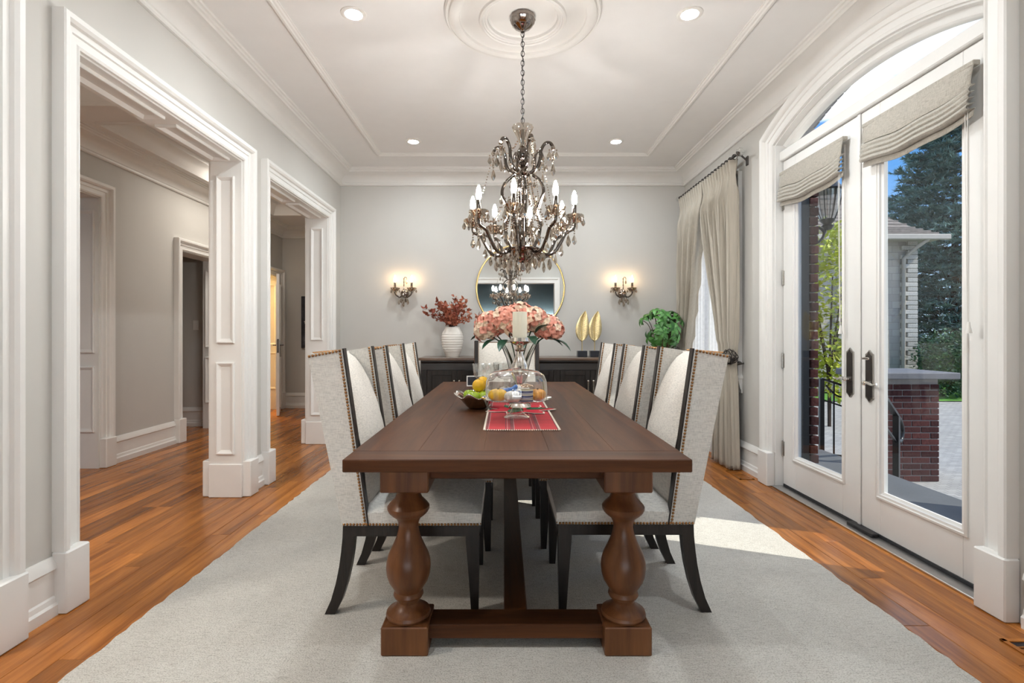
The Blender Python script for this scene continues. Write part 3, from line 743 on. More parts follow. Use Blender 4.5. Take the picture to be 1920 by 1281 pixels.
MB().sweep([(0, .0), (.0, .045), (.012, .040), (.035, .030), (.05, .028), (.09, .018), (.095, .012), (.125, .010), (.125, 0)], lambda w: [(WY0 - .09, WZ0 - .03 - w), (WY1 + .09, WZ0 - .03 - w)], lambda u, v, t: (XR - t, u, v)).build('window_apron', 'trim_paint', w1, 30)
MB().cbox(XR + .06, XR + .08, (WY0 + WY1) / 2 - .03, (WY0 + WY1) / 2 - .01, 1.08, 1.16, .003).build('window_latch', 'white_plastic', w1)

ROD_X, ROD_Z = XR - .105, 2.735
rod = thing('curtain_rod', 'dark metal curtain rod with crystal ball finials above the window', 'curtain rod', (ROD_X, (4.40 + 5.82) / 2, ROD_Z))
hl_ = (5.82 - 4.40) / 2
MB().tube([(0, -hl_, 0), (0, hl_, 0)], .0125, 12).build('rod', 'pewter', rod, 40)
for s in (-1, 1):
    f = MB().lathe([(.016, 0), (.022, .006), (.014, .014), (.014, .02)], 12).xf(Matrix.Rotation(-s * PI / 2, 4, 'X')).xf(Matrix.Translation((0, s * hl_, 0))).build('finial', 'pewter', rod, 40)
    MB().ball((0, s * (hl_ + .048), 0), .036, 10, 7).build('crystal_ball', 'cut_glass', f)
    MB().tube([(0, s * (hl_ - .03), 0), (.05, s * (hl_ - .03), -.005), (XR - ROD_X - .004, s * (hl_ - .03), -.05)], .008, 8).cbox(XR - ROD_X - .012, XR - ROD_X - .001, s * (hl_ - .03) - .018, s * (hl_ - .03) + .018, -.09, -.01, .003).build('bracket', 'pewter', rod, 40)
ring = MB()
for k in range(16): ring.v = []; ring.f = []
tor = []
def torus(mb, c, R, r, axis='y', n=14, m=6):
    V = []; F = []
    for i in range(n):
        a = 2 * PI * i / n
        for j in range(m):
            b = 2 * PI * j / m; rr = R + r * math.cos(b); h = r * math.sin(b)
            p = {'y': (rr * math.cos(a), h, rr * math.sin(a)), 'x': (h, rr * math.cos(a), rr * math.sin(a)), 'z': (rr * math.cos(a), rr * math.sin(a), h)}[axis]
            V.append((c[0] + p[0], c[1] + p[1], c[2] + p[2]))
    for i in range(n):
        for j in range(m): F.append((i * m + j, ((i + 1) % n) * m + j, ((i + 1) % n) * m + (j + 1) % m, i * m + (j + 1) % m))
    return mb.add(V, F)
rg = torus(MB(), (0, 0, 0), .022, .0035).mesh('curtain_ring', 'pewter', 40)
for k in range(18):
    link('curtain_ring', rg, rod, (0, -hl_ + .05 + k * (2 * hl_ - .1) / 17, -.008))

def drape(y_out, y_in, label, seed):
    """pleated drape hung from y_out (outer edge) to y_in, tied back towards the outer edge"""
    d = 1 if y_in > y_out else -1; W = abs(y_in - y_out); r = random.Random(seed)
    wid = [(0, W), (.06, W * .995), (.12, W * .97), (.22, W * .87), (.38, W * .70), (.55, W * .46), (.64, W * .31), (.665, W * .25), (.70, W * .30), (.80, W * .42), (1, W * .60)]
    shift = [(0, 0), (.3, 0), (.6, .03), (.665, .055), (.72, .03), (1, -.02)]
    folds = 11; ph = [r.uniform(-.4, .4) for _ in range(folds + 2)]
    zt, zb = ROD_Z - .03, .015
    def fn(u, v):
        z = lerp(zt, zb, v); w = interp(wid, v); a = u * folds * 2 * PI + ph[int(u * folds)] * 0 + 1.2 * math.sin(v * 3 + seed) * .3
        tight = .35 + .65 * min(1, v / .12)
        if v < .10: tight = .30 + 9 * abs(v - .05)
        amp = (.050 * tight) * (1.0 if v < .6 else .8)
        sq = math.sin(a); x = ROD_X - .012 + amp * sq + .010 * math.sin(2.3 * a + seed + v * 4) * min(1, v * 4)
        y = y_out + d * (interp(shift, v) + u * w + .008 * math.sin(a * 2) * min(1, v * 5))
        x = x - .012 * math.sin(v * 9) * u
        return (min(x, XR - .03), y, z)
    t = MB().grid(fn, 154, 60).build('drape', 'drape', None, 70)
    s = t.modifiers.new('thickness', 'SOLIDIFY'); s.thickness = .003
    # move the origin to the base of the drape
    off = Vector((ROD_X, (y_out + y_in) / 2, 0)); t.data.transform(Matrix.Translation(-off)); t.location = off
    tag(t, label, 'curtain', 'pleated drapes'); return t
drape(4.43, 5.09, 'taupe satin drape tied back on the window side nearer the French doors', 1)
drape(5.79, 5.11, 'taupe satin drape tied back in the room corner behind the plant', 4)
def sheer_panel(y0, y1, label, tilt):
    def fn(u, v):
        z = lerp(ROD_Z - .06, .03, v); y = lerp(y0, y1, u); y += tilt * max(0, v - .1) * u
        return (XR - .065 + .012 * math.sin(u * 40), y, z)
    m = MB().grid(fn, 60, 10); off = Vector((XR - .065, (y0 + y1) / 2, 0)); o = m.build('sheer_curtain', 'sheer_fabric', None, 70)
    o.data.transform(Matrix.Translation(-off)); o.location = off
    tag(o, label, 'sheer curtain', 'white sheer curtains')
sheer_panel(4.60, 5.11, 'thin white sheer behind the drape nearer the French doors', -.02)
sheer_panel(5.66, 5.13, 'thin white sheer behind the drape in the corner', .02)
def holdback(y, s, label):
    t = thing('curtain_holdback', label, 'holdback', (XR - .045, y, .93), 0, 'openwork flower holdbacks')
    a = MB().tube(catmull([(.043, 0, 0), (0, 0, -.01), (-.05, 0, -.02), (-.09, s * .02, 0), (-.11, s * .05, .03)], 5), .007, 8)
    a.lathe([(.028, 0), (.02, .012), (.008, .018)], 12).build('arm', 'pewter', t, 40)
    m = MB(); c = Vector((-.085, 0, -.005)); ax = Vector((-.25, -s * .55, .8)).normalized(); sd = ax.cross(Vector((1, 0, 0))).normalized(); fd = ax.cross(sd)
    for ring, (rr, ln_, n_) in enumerate(((.034, .12, 5), (.056, .13, 8), (.070, .11, 9))):
        for k in range(n_):
            th = 2 * PI * (k + .5 * ring) / n_; o_ = sd * math.cos(th) + fd * math.sin(th); tq = o_.cross(ax)
            lp = [c + ax * (ln_ * f) + o_ * (rr * math.sin(min(1, f * 1.1) * 2.2)) + tq * (w_ * .020) for f, w_ in ((.05, 0), (.35, .7), (.65, 1), (.9, .6), (1.0, 0), (.9, -.6), (.65, -1), (.35, -.7), (.05, 0))]
            m.tube(catmull(lp, 3), .0032, 5)
    m.build('flower_openwork', 'pewter', t, 60)
    return t
holdback(4.50, 1, 'dark openwork flower holdback on the drape nearer the French doors')
holdback(5.72, -1, 'dark openwork flower holdback in the room corner')

# ---------------------------------------------------------------- outdoors
GZ = -.43
struct(MB().box(2.45, 40, -20, 45, GZ - .1, GZ).build('ground', 'paver_stone'), 'pale paved driveway outside the doors')
struct(MB().box(XO - .25, 3.35, 1.2, 5.4, GZ, -.03).build('porch_landing', 'porch_stone'), 'grey stone landing outside the French doors')
lw = MB().grid(lambda u, v: (lerp(4.0, 40, u), lerp(12.3, 45, v), GZ + .02 + .02 * math.sin(u * 31) * math.sin(v * 23)), 20, 16).build('lawn', 'grass')
stuff(tag(lw, 'bright green mown lawn beyond the driveway', 'lawn'))
# brick reveal and exterior skin of this house
ext = MB().box(XO, XO + .012, -2, DY0 - .02, GZ, 3.4).box(XO, XO + .012, DY1 + .04, WY0 - .05, GZ, 3.4)
ext = struct(ext.build('wall_outside', 'mortar'), 'brick outer skin of the house round the door reveal')
bh = MB().cbox(-.030, .030, -.03, .03, -.031, .031, .003).mesh('brick', 'red_brick')
z = .035
for k in range(36):
    z = .0 + k * .0735
    if z > arch_z(DY1 - .02, 2.18) - .05: break
    link('brick', bh, ext, (XO - .03 + (.005 if k % 2 else 0), DY1 + .012 - .03, z))
gb_ = MB().cbox(-.055, .055, -.033, .033, -.03, .03, .003).mesh('brick', 'grey_brick')
for k in range(25):
    t = lerp(-.375, .375, k / 24); R = ARC_RO + .026
    o = link('brick', gb_, ext, (XO - .045, DYC + R * math.sin(t), ARC_Z + R * math.cos(t))); o.rotation_euler = (-t, 0, 0)
# unseen brick column added beside the landing to shade the far door leaf
pc = struct(MB().box(3.32, 3.86, 2.74, 3.36, GZ, 3.6).build('shade_column', 'red_brick'), 'unseen square brick column added to shade the far door leaf')
MB().cbox(3.28, 3.90, 2.70, 3.40, GZ, GZ + .30, .01).build('column_base', 'stone_cap', pc)
MB().cbox(3.28, 3.90, 2.70, 3.40, 3.35, 3.6, .01).build('column_cap', 'stone_cap', pc)
MB().box(XO - .135, XO - .062, DY1 - .036, DY1 + .002, 0, 2.62).build('weather_frame', 'iron', lin)
# pier with stone cap
px0, px1, py0, py1, pz1 = 4.16, 4.76, 5.60, 6.20, .70
pier = thing('brick_pier', 'dark red brick gate pier with a grey stone cap outside the doors', 'pier', ((px0 + px1) / 2, (py0 + py1) / 2, GZ))
hw_ = (px1 - px0) / 2
MB().box(-hw_ + .008, hw_ - .008, -hw_ + .008, hw_ - .008, 0, pz1 - GZ - .005).build('core', 'mortar', pier)
bx = MB().cbox(-.096, .096, -.045, .045, -.0285, .0285, .003).mesh('brick', 'red_brick')
bhalf = MB().cbox(-.045, .045, -.045, .045, -.0285, .0285, .003).mesh('brick', 'red_brick')
nrow = int((pz1 - GZ) / .067)
for r_ in range(nrow):
    zz = .034 + r_ * .067
    for side in (0, 1):
        def put(me, a):
            if side == 0: link('brick', me, pier, (a, -hw_ + .045, zz), 0)
            else: link('brick', me, pier, (-hw_ + .045, a, zz), PI / 2)
        if (r_ + side) % 2 == 0:
            for a in (-.2, .002, .204): put(bx, a)
        else:
            put(bhalf, .255)
            for a in (-.099 if side == 0 else -.099, .103): put(bx, a)
            if side == 0: put(bhalf, -.25)
capm = MB().cbox(-hw_ - .09, hw_ + .16, -hw_ - .09, hw_ + .09, pz1 - GZ, pz1 - GZ + .07, .008); capm.build('stone_cap', 'stone_cap', pier)
# iron railings
def railing(loc, rz, length, label, posts, curl):
    t = thing('iron_railing', label, 'railing', loc, rz, 'black iron stair railings')
    MB().bar((0, 0, 1.06), (length, 0, .82), .05, .025).build('top_rail', 'iron', t)
    MB().bar((0, 0, .80), (length, 0, .56), .018, .018).build('middle_rail', 'iron', t)
    MB().bar((0, 0, .12), (length, 0, .06), .02, .02).build('bottom_rail', 'iron', t)
    for k in range(posts):
        f = k / (posts - 1); w = .05 if k in (0, posts - 1) else .016
        MB().bar((f * length, 0, 0), (f * length, 0, 1.06 - .24 * f), w, w, (0, 1, 0)).build('baluster' if w < .03 else 'newel_post', 'iron', t)
    if curl:
        MB().tube(catmull([(length, 0, .82), (length + .12, 0, .76), (length + .19, 0, .66), (length + .15, 0, .57), (length + .06, 0, .56)], 6), .02, 8).build('scroll_end', 'iron', t, 50)
    else:
        MB().tube(catmull([(.05, 0, .98), (.2, 0, .84), (length * .6, 0, .84), (length - .05, 0, .60)], 6), .012, 6).build('scroll_bar', 'iron', t, 50)
    return t
railing((3.98, 6.42, GZ), math.radians(-8), .72, 'black iron railing seen through the door leaf nearer the curtains', 6, False)
railing((3.50, 4.74, GZ), math.radians(38), .42, 'black iron handrail with a scrolled end beside the brick pier', 2, True)
# lantern
ln = thing('wall_lantern', 'black iron wall lantern with ribbed glass on the brick wall outside', 'lantern', (XO + .012, 4.42, 2.06))
LX = .36
MB().cbox(0, .02, -.05, .05, -.1, .12, .006).build('wall_plate', 'iron', ln)
MB().tube(catmull([(.02, 0, 0), (.14, 0, -.09), (.28, 0, -.08), (.33, 0, .0), (.27, 0, .05), (.22, 0, .0), (.27, 0, -.03)], 6), .011, 8).tube([(.33, 0, -.01), (LX, 0, .08)], .011, 8).build('scroll_arm', 'iron', ln, 50)
MB().lathe([(0, .02), (.03, .03), (.05, .06), (.03, .075), (.055, .10), (.06, .115), (0, .115)], 16, (LX, 0, 0)).build('gallery', 'iron', ln, 40)
gl = MB().lathe([(.055, .115), (.085, .20), (.105, .30), (.112, .36)], 16, (LX, 0, 0), cap=False).build('glass_shade', 'lantern_glass', ln, 40)
rb = MB()
for k in range(8):
    a = k * PI / 4; rb.tube([(LX + r_ * math.cos(a), r_ * math.sin(a), z_) for r_, z_ in ((.057, .115), (.087, .20), (.107, .30), (.114, .36))], .0035, 5)
rb.build('shade_rib', 'iron', ln)
MB().lathe([(.12, .355), (.125, .37), (.10, .40), (.06, .45), (.025, .48), (.02, .50), (.03, .52), (0, .55)], 16, (LX, 0, 0)).build('lantern_roof', 'iron', ln, 40)
# neighbouring stone house
HY = 14.0
hs = thing('stone_house', 'neighbouring pale stone house with a flared shingle roof', 'house', (9.7, HY, GZ + .045))
ez = 3.80 - GZ - .045
MB().box(-3.2, 1.54, 0, 3.0, 0, ez).build('wall', 'house_stone', hs)
MB().box(-6.0, -3.2, -1.2, 5.0, 0, ez + 2.2).build('gable_wall', 'house_stone', hs)
rf = MB(); rings = [(1.95, -.52, 0.0), (1.45, -.10, .28), (.95, .45, .75), (.4, 1.0, 1.5), (.0, 1.4, 2.3)]
for (xa, ya, za), (xb, yb, zb) in zip(rings, rings[1:]):
    rf.add([(-3.2, ya, ez + za), (xa, ya, ez + za), (xb, yb, ez + zb), (-3.2, yb, ez + zb)], [(0, 1, 2, 3)])
    rf.add([(xa, ya, ez + za), (xa, 3.5, ez + za), (xb, 3.2, ez + zb), (xb, yb, ez + zb)], [(0, 1, 2, 3)])
rfo = rf.build('roof', 'shingle', hs)
for i, ((xa, ya, za), (xb, yb, zb)) in enumerate(zip(rings, rings[1:])):
    for j in range(4):
        f = j / 4; x_, y_, z_ = lerp(xa, xb, f), lerp(ya, yb, f), lerp(za, zb, f)
        MB().box(-3.2, x_ + .01, y_ - .012, y_ + .03, ez + z_ + .0, ez + z_ + .035).build('shingle_course', 'shingle', rfo)
MB().box(-3.2, 1.95, -.52, 3.5, ez - .08, ez).build('soffit', 'gutter_paint', hs)
MB().cbox(-3.2, 2.0, -.63, -.50, ez - .12, ez + .02, .02).build('gutter', 'gutter_paint', hs)
MB().tube([(1.45, -.55, ez - .1), (1.28, -.35, ez - .3), (1.16, -.09, ez - .55), (1.16, -.07, 0)], .05, 8).build('downspout', 'gutter_paint', hs, 50)
qs = MB().cbox(-.14, .14, -.05, .05, -.058, .058, .012).mesh('quoin_stone', 'pale_stone'); ql = MB().cbox(-.22, .22, -.05, .05, -.058, .058, .012).mesh('quoin_stone', 'pale_stone')
for k in range(int(ez / .125)):
    link('quoin_stone', ql if k % 2 else qs, hs, (1.56 - (.22 if k % 2 else .14), -.03, .06 + k * .125))
    link('quoin_stone', qs if k % 2 else ql, hs, (-3.2 + (.14 if k % 2 else .22), -1.23, .06 + k * .125))
for k in range(9):
    for x_ in (.2, .62, .92): link('quoin_stone', qs, hs, (x_ - .35 + (.06 if k % 2 else -.03), -.02, .75 + k * .125))
wn = MB().box(-.55, .45, -.04, .02, 2.05, 3.05).build('window', 'dark_window', hs)
for a, b, c_, d_ in ((-.62, -.55, 2.0, 3.1), (.45, .52, 2.0, 3.1), (-.62, .52, 3.05, 3.14), (-.08, -.02, 2.05, 3.05)): MB().box(a, b, -.07, 0, c_, d_).build('window_frame', 'gutter_paint', wn)
MB().box(-.72, .62, -.14, 0, 1.9, 2.03).build('window_sill', 'pale_stone', hs)
MB().cbox(-4.9, -4.0, -1.26, -1.2, 4.0, 5.6, .02).build('window', 'dark_window', hs)
MB().box(-6.2, -3.0, -1.5, 5.2, ez + 2.2, ez + 2.32).build('eave', 'gutter_paint', hs)

def needles(mb, p, d, L_, n, r, w):
    d = d.normalized()
    for i in range(n):
        f = r.random() ** .8; q = p + d * (L_ * f)
        e = Vector((r.uniform(-1, 1), r.uniform(-1, 1), r.uniform(-.35, .75))).normalized()
        e = (e * .8 + d * .9).normalized(); ln_ = w * r.uniform(.6, 1.2); s = e.cross(Vector((r.uniform(-1, 1), r.uniform(-1, 1), 1))).normalized() * (w * .10)
        b = len(mb.v); mb.v += [tuple(q - s), tuple(q + s), tuple(q + e * ln_)]; mb.f.append((b, b + 1, b + 2))
def spruce(loc, H, R, label, seed, dens=1.0):
    t = thing('blue_spruce', label, 'tree', loc, 0, 'spruce trees beyond the driveway'); r = random.Random(seed)
    MB().tube([(0, 0, 0), (0, 0, H * .5), (0, 0, H)], [.16, .10, .015], 8).build('trunk', 'spruce_bark', t, 60)
    n = int(30 * H / 8); br = MB(); nd = MB()
    for k in range(n):
        f = (k + .5) / n; z = H * (.03 + .95 * f); Rk = R * (1 - f) ** .85 + .12
        m = max(5, int(11 * (1 - f) + 5))
        for j in range(m):
            a = 2 * PI * (j + r.random() * .7) / m + k * 1.7; Lb = Rk * r.uniform(.75, 1.08)
            d = Vector((math.cos(a), math.sin(a), -.12 + .35 * f)); p0 = Vector((0, 0, z)); p1 = p0 + d * Lb * .6; p2 = p0 + d * Lb + Vector((0, 0, .12 * Lb))
            br.tube([p0, p1, p2], [.02, .012, .004], 4)
            for (q0, q1) in ((p0 + (p1 - p0) * .35, p1), (p1, p2)): needles(nd, q0, q1 - q0, (q1 - q0).length, int(34 * dens), r, .24)
            side = Vector((-math.sin(a), math.cos(a), 0))
            for g in (.45, .6, .75, .88):
                b0 = p0 + (p2 - p0) * g
                for sg in (-1, 1):
                    dd = (d * .7 + side * sg * .75 + Vector((0, 0, r.uniform(-.15, .15)))); ll = Lb * .36 * (1.15 - g * .5)
                    needles(nd, b0, dd, ll, int(26 * dens), r, .21)
    br.build('branches', 'spruce_bark', t); stuff(nd.build('needles', 'spruce_needles', t))
    return t
spruce((17.0, 19.3, GZ + .045), 10.6, 4.6, 'tall blue spruce filling the right door pane', 21, 1.9)
spruce((25.5, 25.5, GZ + .045), 9.0, 3.0, 'second blue spruce behind the tall one', 22, .6)
def leaf_quad(mb, p, d, nrm, L_, W_):
    d = d.normalized(); s = d.cross(nrm)
    if s.length < 1e-4: s = d.cross(Vector((1, 0, 0)))
    s.normalize(); n_ = s.cross(d)
    b = len(mb.v); mb.v += [tuple(p), tuple(p + d * L_ * .45 + s * W_ / 2 + n_ * L_ * .06), tuple(p + d * L_), tuple(p + d * L_ * .45 - s * W_ / 2 + n_ * L_ * .06)]
    mb.f += [(b, b + 1, b + 2), (b, b + 2, b + 3)]
def leafy(name, label, cat, loc, mat, rad, n, zc, size, seed, trunk=None, group=None):
    t = thing(name, label, cat, loc, 0, group); r = random.Random(seed); m = MB()
    for i in range(n):
        v = Vector((r.gauss(0, 1), r.gauss(0, 1), r.gauss(0, 1))).normalized() * (r.uniform(.55, 1.05))
        lump = 1 + .18 * math.sin(v.x * 7 + seed) * math.sin(v.z * 6)
        p = Vector((v.x * rad[0], v.y * rad[1], zc + v.z * rad[2])) * 1; p.x *= lump; p.y *= lump; p.z = max(p.z, .06)
        d = Vector((r.uniform(-1, 1), r.uniform(-1, 1), r.uniform(-.6, .6))) + v * .6
        leaf_quad(m, p, d, Vector((r.uniform(-.5, .5), r.uniform(-.5, .5), 1)), size * r.uniform(.6, 1.2), size * .6)
    stuff(m.build('foliage', mat, t))
    if trunk: 
        b = MB()
        for k in range(trunk[1]):
            a = k * 2.4; b.tube(catmull([(0, 0, 0), (.03 * math.cos(a), .03 * math.sin(a), zc * .5), (rad[0] * .6 * math.cos(a), rad[1] * .6 * math.sin(a), zc + rad[2] * .4)], 4), [trunk[0] * (1 - .08 * i) for i in range(9)], 5)
        b.build('stem', 'spruce_bark', t, 60)
    return t
leafy('young_tree', 'young tree with yellow green leaves outside the far door pane', 'tree', (5.72, 9.0, GZ), 'yellow_leaf', (.66, .6, 1.55), 2600, 2.05, .13, 31, (.03, 5))
leafy('shrub', 'rounded green shrub at the foot of the stone house', 'shrub', (11.3, 13.0, GZ + .045), 'shrub_leaf', (.75, .6, .85), 2600, .85, .11, 32)
def hedge(name, label, loc, sx, sy, sz, n, seed):
    t = thing(name, label, 'hedge', loc, 0, 'clipped hedges on the lawn'); r = random.Random(seed); m = MB()
    MB().cbox(-sx * .92, sx * .92, -sy * .9, sy * .9, 0, sz * .95, .05).build('hedge_core', 'shrub_leaf', t)
    for i in range(n):
        u, v, w = r.uniform(-1, 1), r.uniform(-1, 1), r.uniform(0, 1); f = r.randrange(3)
        if f == 0: v = -1
        elif f == 1: w = 1
        else: u = -1
        p = Vector((u * sx, v * sy, .06 + w * (sz - .06))); d = Vector((r.uniform(-1, 1), r.uniform(-1, .2), r.uniform(-.3, 1)))
        leaf_quad(m, p, d, Vector((r.uniform(-.5, .5), -.4, 1)), .10, .06)
    stuff(m.build('foliage', 'hedge_leaf', t)); return t
hedge('clipped_hedge', 'low clipped hedge nearer the lawn edge', (13.8, 13.2, GZ + .045), 1.6, .4, .52, 2600, 41)
hedge('clipped_hedge', 'taller clipped hedge behind the low one', (14.3, 14.2, GZ + .045), 1.9, .45, 1.0, 2600, 42)
# ---------------------------------------------------------------- dining table
RUG_T = .011
TX0, TX1, TY0, TY1, TZ = -.545, .635, 1.723, 4.58, .76
TXC, TYC = (TX0 + TX1) / 2, (TY0 + TY1) / 2
tb = thing('dining_table', 'long dark brown wooden trestle table with turned baluster legs', 'table', (TXC, TYC, RUG_T))
hx, hy = (TX1 - TX0) / 2, (TY1 - TY0) / 2; tz = TZ - RUG_T
npl = 5; pw = 2 * hx / npl
for k in range(npl):
    MB().cbox(-hx + k * pw + .0002, -hx + (k + 1) * pw - .0002, -hy + .1302, hy - .1302, tz - .044, tz, .0006).build('top_plank', 'table_wood', tb)
for s in (-1, 1): MB().cbox(-hx, hx, min(s * hy, s * (hy - .13)), max(s * hy, s * (hy - .13)), tz - .044, tz, .003).build('breadboard_end', 'table_wood_x', tb)
def turned_leg():
    S = .002026 / 2
    pr = [(.715 - .095, 70), (.607, 60), (.600, 53), (.584, 42), (.562, 51), (.549, 64), (.540, 72), (.532, 78), (.522, 78), (.510, 72), (.500, 62), (.487, 45), (.470, 38), (.453, 36), (.418, 44), (.385, 58), (.351, 74),
          (.325, 81), (.302, 83), (.275, 80), (.250, 72), (.228, 58), (.214, 51), (.208, 54), (.199, 56), (.190, 52), (.184, 42), (.172, 40), (.160, 47), (.148, 62), (.142, 72), (.138, 80), (.128, 83), (.120, 80)]
    return pr
pr = turned_leg(); zf = lambda z: z - RUG_T
prof = [(w * .002026 / 2, zf(z)) for z, w in pr]
legm = MB().lathe(prof[::-1], 28)
lm = legm.mesh('leg', 'turned_wood', 35)
blk = MB().cbox(-.086, .086, -.086, .086, 0, .104, .004)
# base block with a slightly domed top edge
blk.add([(-.082 + .164 * (i % 5) / 4, -.082 + .164 * (i // 5) / 4, .102 + .013 * (1 - abs((i % 5) / 2 - 1) ** 2) * (1 - .5 * abs((i // 5) / 2 - 1) ** 2)) for i in range(25)], [(j * 5 + i, j * 5 + i + 1, (j + 1) * 5 + i + 1, (j + 1) * 5 + i) for i in range(4) for j in range(4)])
bkm = blk.mesh('base_block', 'turned_wood'); tpm = MB().cbox(-.088, .088, -.088, .088, .605 - RUG_T, tz - .044, .004).mesh('top_block', 'turned_wood')
for sy in (-1, 1):
    for sx in (-1, 1):
        p = (sx * .4075, sy * (hy - .222), 0)
        l = link('leg', lm, tb, p); link('base_block', bkm, l); link('top_block', tpm, l)
    MB().cbox(-.33, .33, sy * (hy - .235) - .055, sy * (hy - .235) + .055, .038, .092, .004).build('cross_stretcher', 'table_wood_x', tb)
    MB().cbox(-.33, .33, sy * (hy - .225) - .03, sy * (hy - .225) + .03, tz - .12, tz - .044, .004).build('cross_apron', 'table_wood_x', tb)
MB().cbox(-.046, .046, -hy + .28, hy - .28, .040, .091, .004).build('long_stretcher', 'table_wood', tb)

# ---------------------------------------------------------------- nail-trimmed wing chairs (front towards +x)
def nail(mb, p, nrm, r=.0062):
    n = Vector(nrm).normalized(); a = n.cross(Vector((0, 0, 1)))
    if a.length < .1: a = n.cross(Vector((1, 0, 0)))
    a.normalize(); b = n.cross(a); o = len(mb.v)
    for rr, h in ((1, 0), (.75, .55)):
        for k in range(6):
            t = PI * k / 3; mb.v.append(tuple(Vector(p) + (a * math.cos(t) + b * math.sin(t)) * r * rr + n * r * h))
    mb.v.append(tuple(Vector(p) + n * r * .8))
    mb.f += [(o + k, o + (k + 1) % 6, o + 6 + (k + 1) % 6, o + 6 + k) for k in range(6)] + [(o + 6 + k, o + 6 + (k + 1) % 6, o + 12) for k in range(6)]
def nail_row(mb, p, q, nrm, step=.0135):
    p = Vector(p); q = Vector(q); n = max(1, int((q - p).length / step))
    for i in range(n + 1): nail(mb, p.lerp(q, i / n), nrm)
def chair(label, loc, rz, width=.50):
    t = thing('wing_chair', label, 'chair', loc, rz, 'nail-trimmed dining chairs'); hw = width / 2; wt = .036
    ZS = .372; rear = [(0, ZS), (-.050, .62), (-.100, .87), (-.145, 1.085)]; topf = (.002, 1.108); botf = (.108, ZS)
    out = rear + [topf, botf]
    nm = MB()
    for s in (-1, 1):
        y0, y1 = (hw - wt, hw) if s > 0 else (-hw, -hw + wt)
        w = MB().prism(out, lambda u, v, w_: (u, w_, v), y0, y1).build('wing', 'linen', t)
        d = Vector((botf[0] - topf[0], 0, botf[1] - topf[1])); nx = Vector((-d.z, 0, d.x)).normalized(); nx = nx if nx.x > 0 else -nx
        e = MB(); ym = (y0 + y1) / 2
        P = Vector((topf[0], ym, topf[1] + .004)); Q = Vector((botf[0], ym, botf[1]))
        e.bar(P + nx * .001, Q + nx * .001, wt + .001, .006, (nx.x, nx.y, nx.z)); e.build('edge_trim', 'espresso_wood', w)
        yo = s * (hw + .001); yi = s * (hw - wt - .001)
        a, b = P - nx * .012, Q - nx * .012
        for yy_, sg in ((yo, s), (yi, -s)):
            nail_row(nm, (a.x, yy_, a.z - .008), (b.x, yy_, b.z + .01), (0, sg, 0))
        nail_row(nm, (rear[3][0] + .008, yo, rear[3][1] - .006), (a.x, yo, a.z - .008), (0, s, 0))
        nail_row(nm, (.008, yo, ZS + .006), (.565, yo, ZS + .006), (0, s, 0))
    nail_row(nm, (.575, -hw + .01, ZS + .006), (.575, hw - .01, ZS + .006), (1, 0, 0))
    # padded back: curved front, straight rear
    fr = [(.43, .105), (.50, .108), (.60, .100), (.72, .080), (.84, .048), (.94, .010), (1.02, -.034), (1.075, -.080), (1.088, -.112)]
    iw = hw - wt
    def bf(u, v):
        z = lerp(.43, 1.088, v); x = interp(fr, z); s = 2 * u - 1; return (x - .016 * s ** 4, s * iw, z)
    b = MB().grid(bf, 10, 22); b.build('backrest', 'linen_back', t, 60)
    rb_ = MB().prism([(x - .0, z) for x, z in rear] + [(-.112, 1.088), (-.02, .62), (.03, ZS)], lambda u, v, w_: (u, w_, v), -iw, iw); rb_.build('back_panel', 'linen', t)
    nail_row(nm, (-.135, -iw + .006, 1.092), (-.135, iw - .006, 1.092), (.5, 0, 1))
    # seat cushion
    def sf(u, v):
        a, c_ = 2 * u - 1, 2 * v - 1
        ex, ey = abs(a) ** 6, abs(c_) ** 6
        z = .475 - .035 * max(ex, ey) - .010 * (a * a + c_ * c_)
        return (lerp(.06, .575, u) + (.004 if u == 1 else 0), c_ * (hw - .002) * (1 - .02 * (u ** 6)), z)
    m = MB().grid(sf, 14, 14); n = 15; loop = [i for i in range(n)] + [j * n + 14 for j in range(1, n)] + [14 * n + i for i in range(13, -1, -1)] + [j * n for j in range(13, 0, -1)]
    o = len(m.v); m.v += [(m.v[i][0], m.v[i][1], ZS) for i in loop]; k = len(loop)
    m.f += [(loop[i], loop[(i + 1) % k], o + (i + 1) % k, o + i) for i in range(k)]
    m.build('seat', 'linen', t, 50)
    stuff(nm.build('nailhead_trim', 'brass_nail', t, 60))
    # frame and legs
    r_ = MB()
    for s in (-1, 1): r_.cbox(.03, .56, s * (hw - .018) - .014, s * (hw - .018) + .014, ZS - .046, ZS, .002)
    r_.cbox(.545, .573, -hw + .01, hw - .01, ZS - .046, ZS, .002).cbox(.004, .04, -hw + .01, hw - .01, ZS - .046, ZS, .002)
    r_.build('seat_rail', 'espresso_wood', t)
    def leg(pts, s):
        m = MB(); V = []; F = []
        for x0, x1, z, w in pts:
            ya, yb = (hw - .004 - w, hw - .004) if s > 0 else (-hw + .004, -hw + .004 + w)
            V += [(x0, ya, z), (x1, ya, z), (x1, yb, z), (x0, yb, z)]
        for i in range(len(pts) - 1):
            for k_ in range(4): F.append((4 * i + k_, 4 * i + (k_ + 1) % 4, 4 * i + 4 + (k_ + 1) % 4, 4 * i + 4 + k_))
        F += [(3, 2, 1, 0), tuple(4 * (len(pts) - 1) + q for q in range(4))]
        m.add(V, F).build('leg', 'espresso_wood', t, 30)
    for s in (-1, 1):
        leg([(.002, .052, ZS, .042), (.000, .050, .32, .042), (-.006, .044, .26, .041), (-.014, .035, .20, .040), (-.028, .020, .13, .038), (-.048, -.002, .06, .036), (-.075, -.032, 0, .034)], s)
        leg([(.512, .572, ZS, .044), (.516, .571, .30, .043), (.528, .570, .15, .038), (.538, .568, 0, .032)], s)
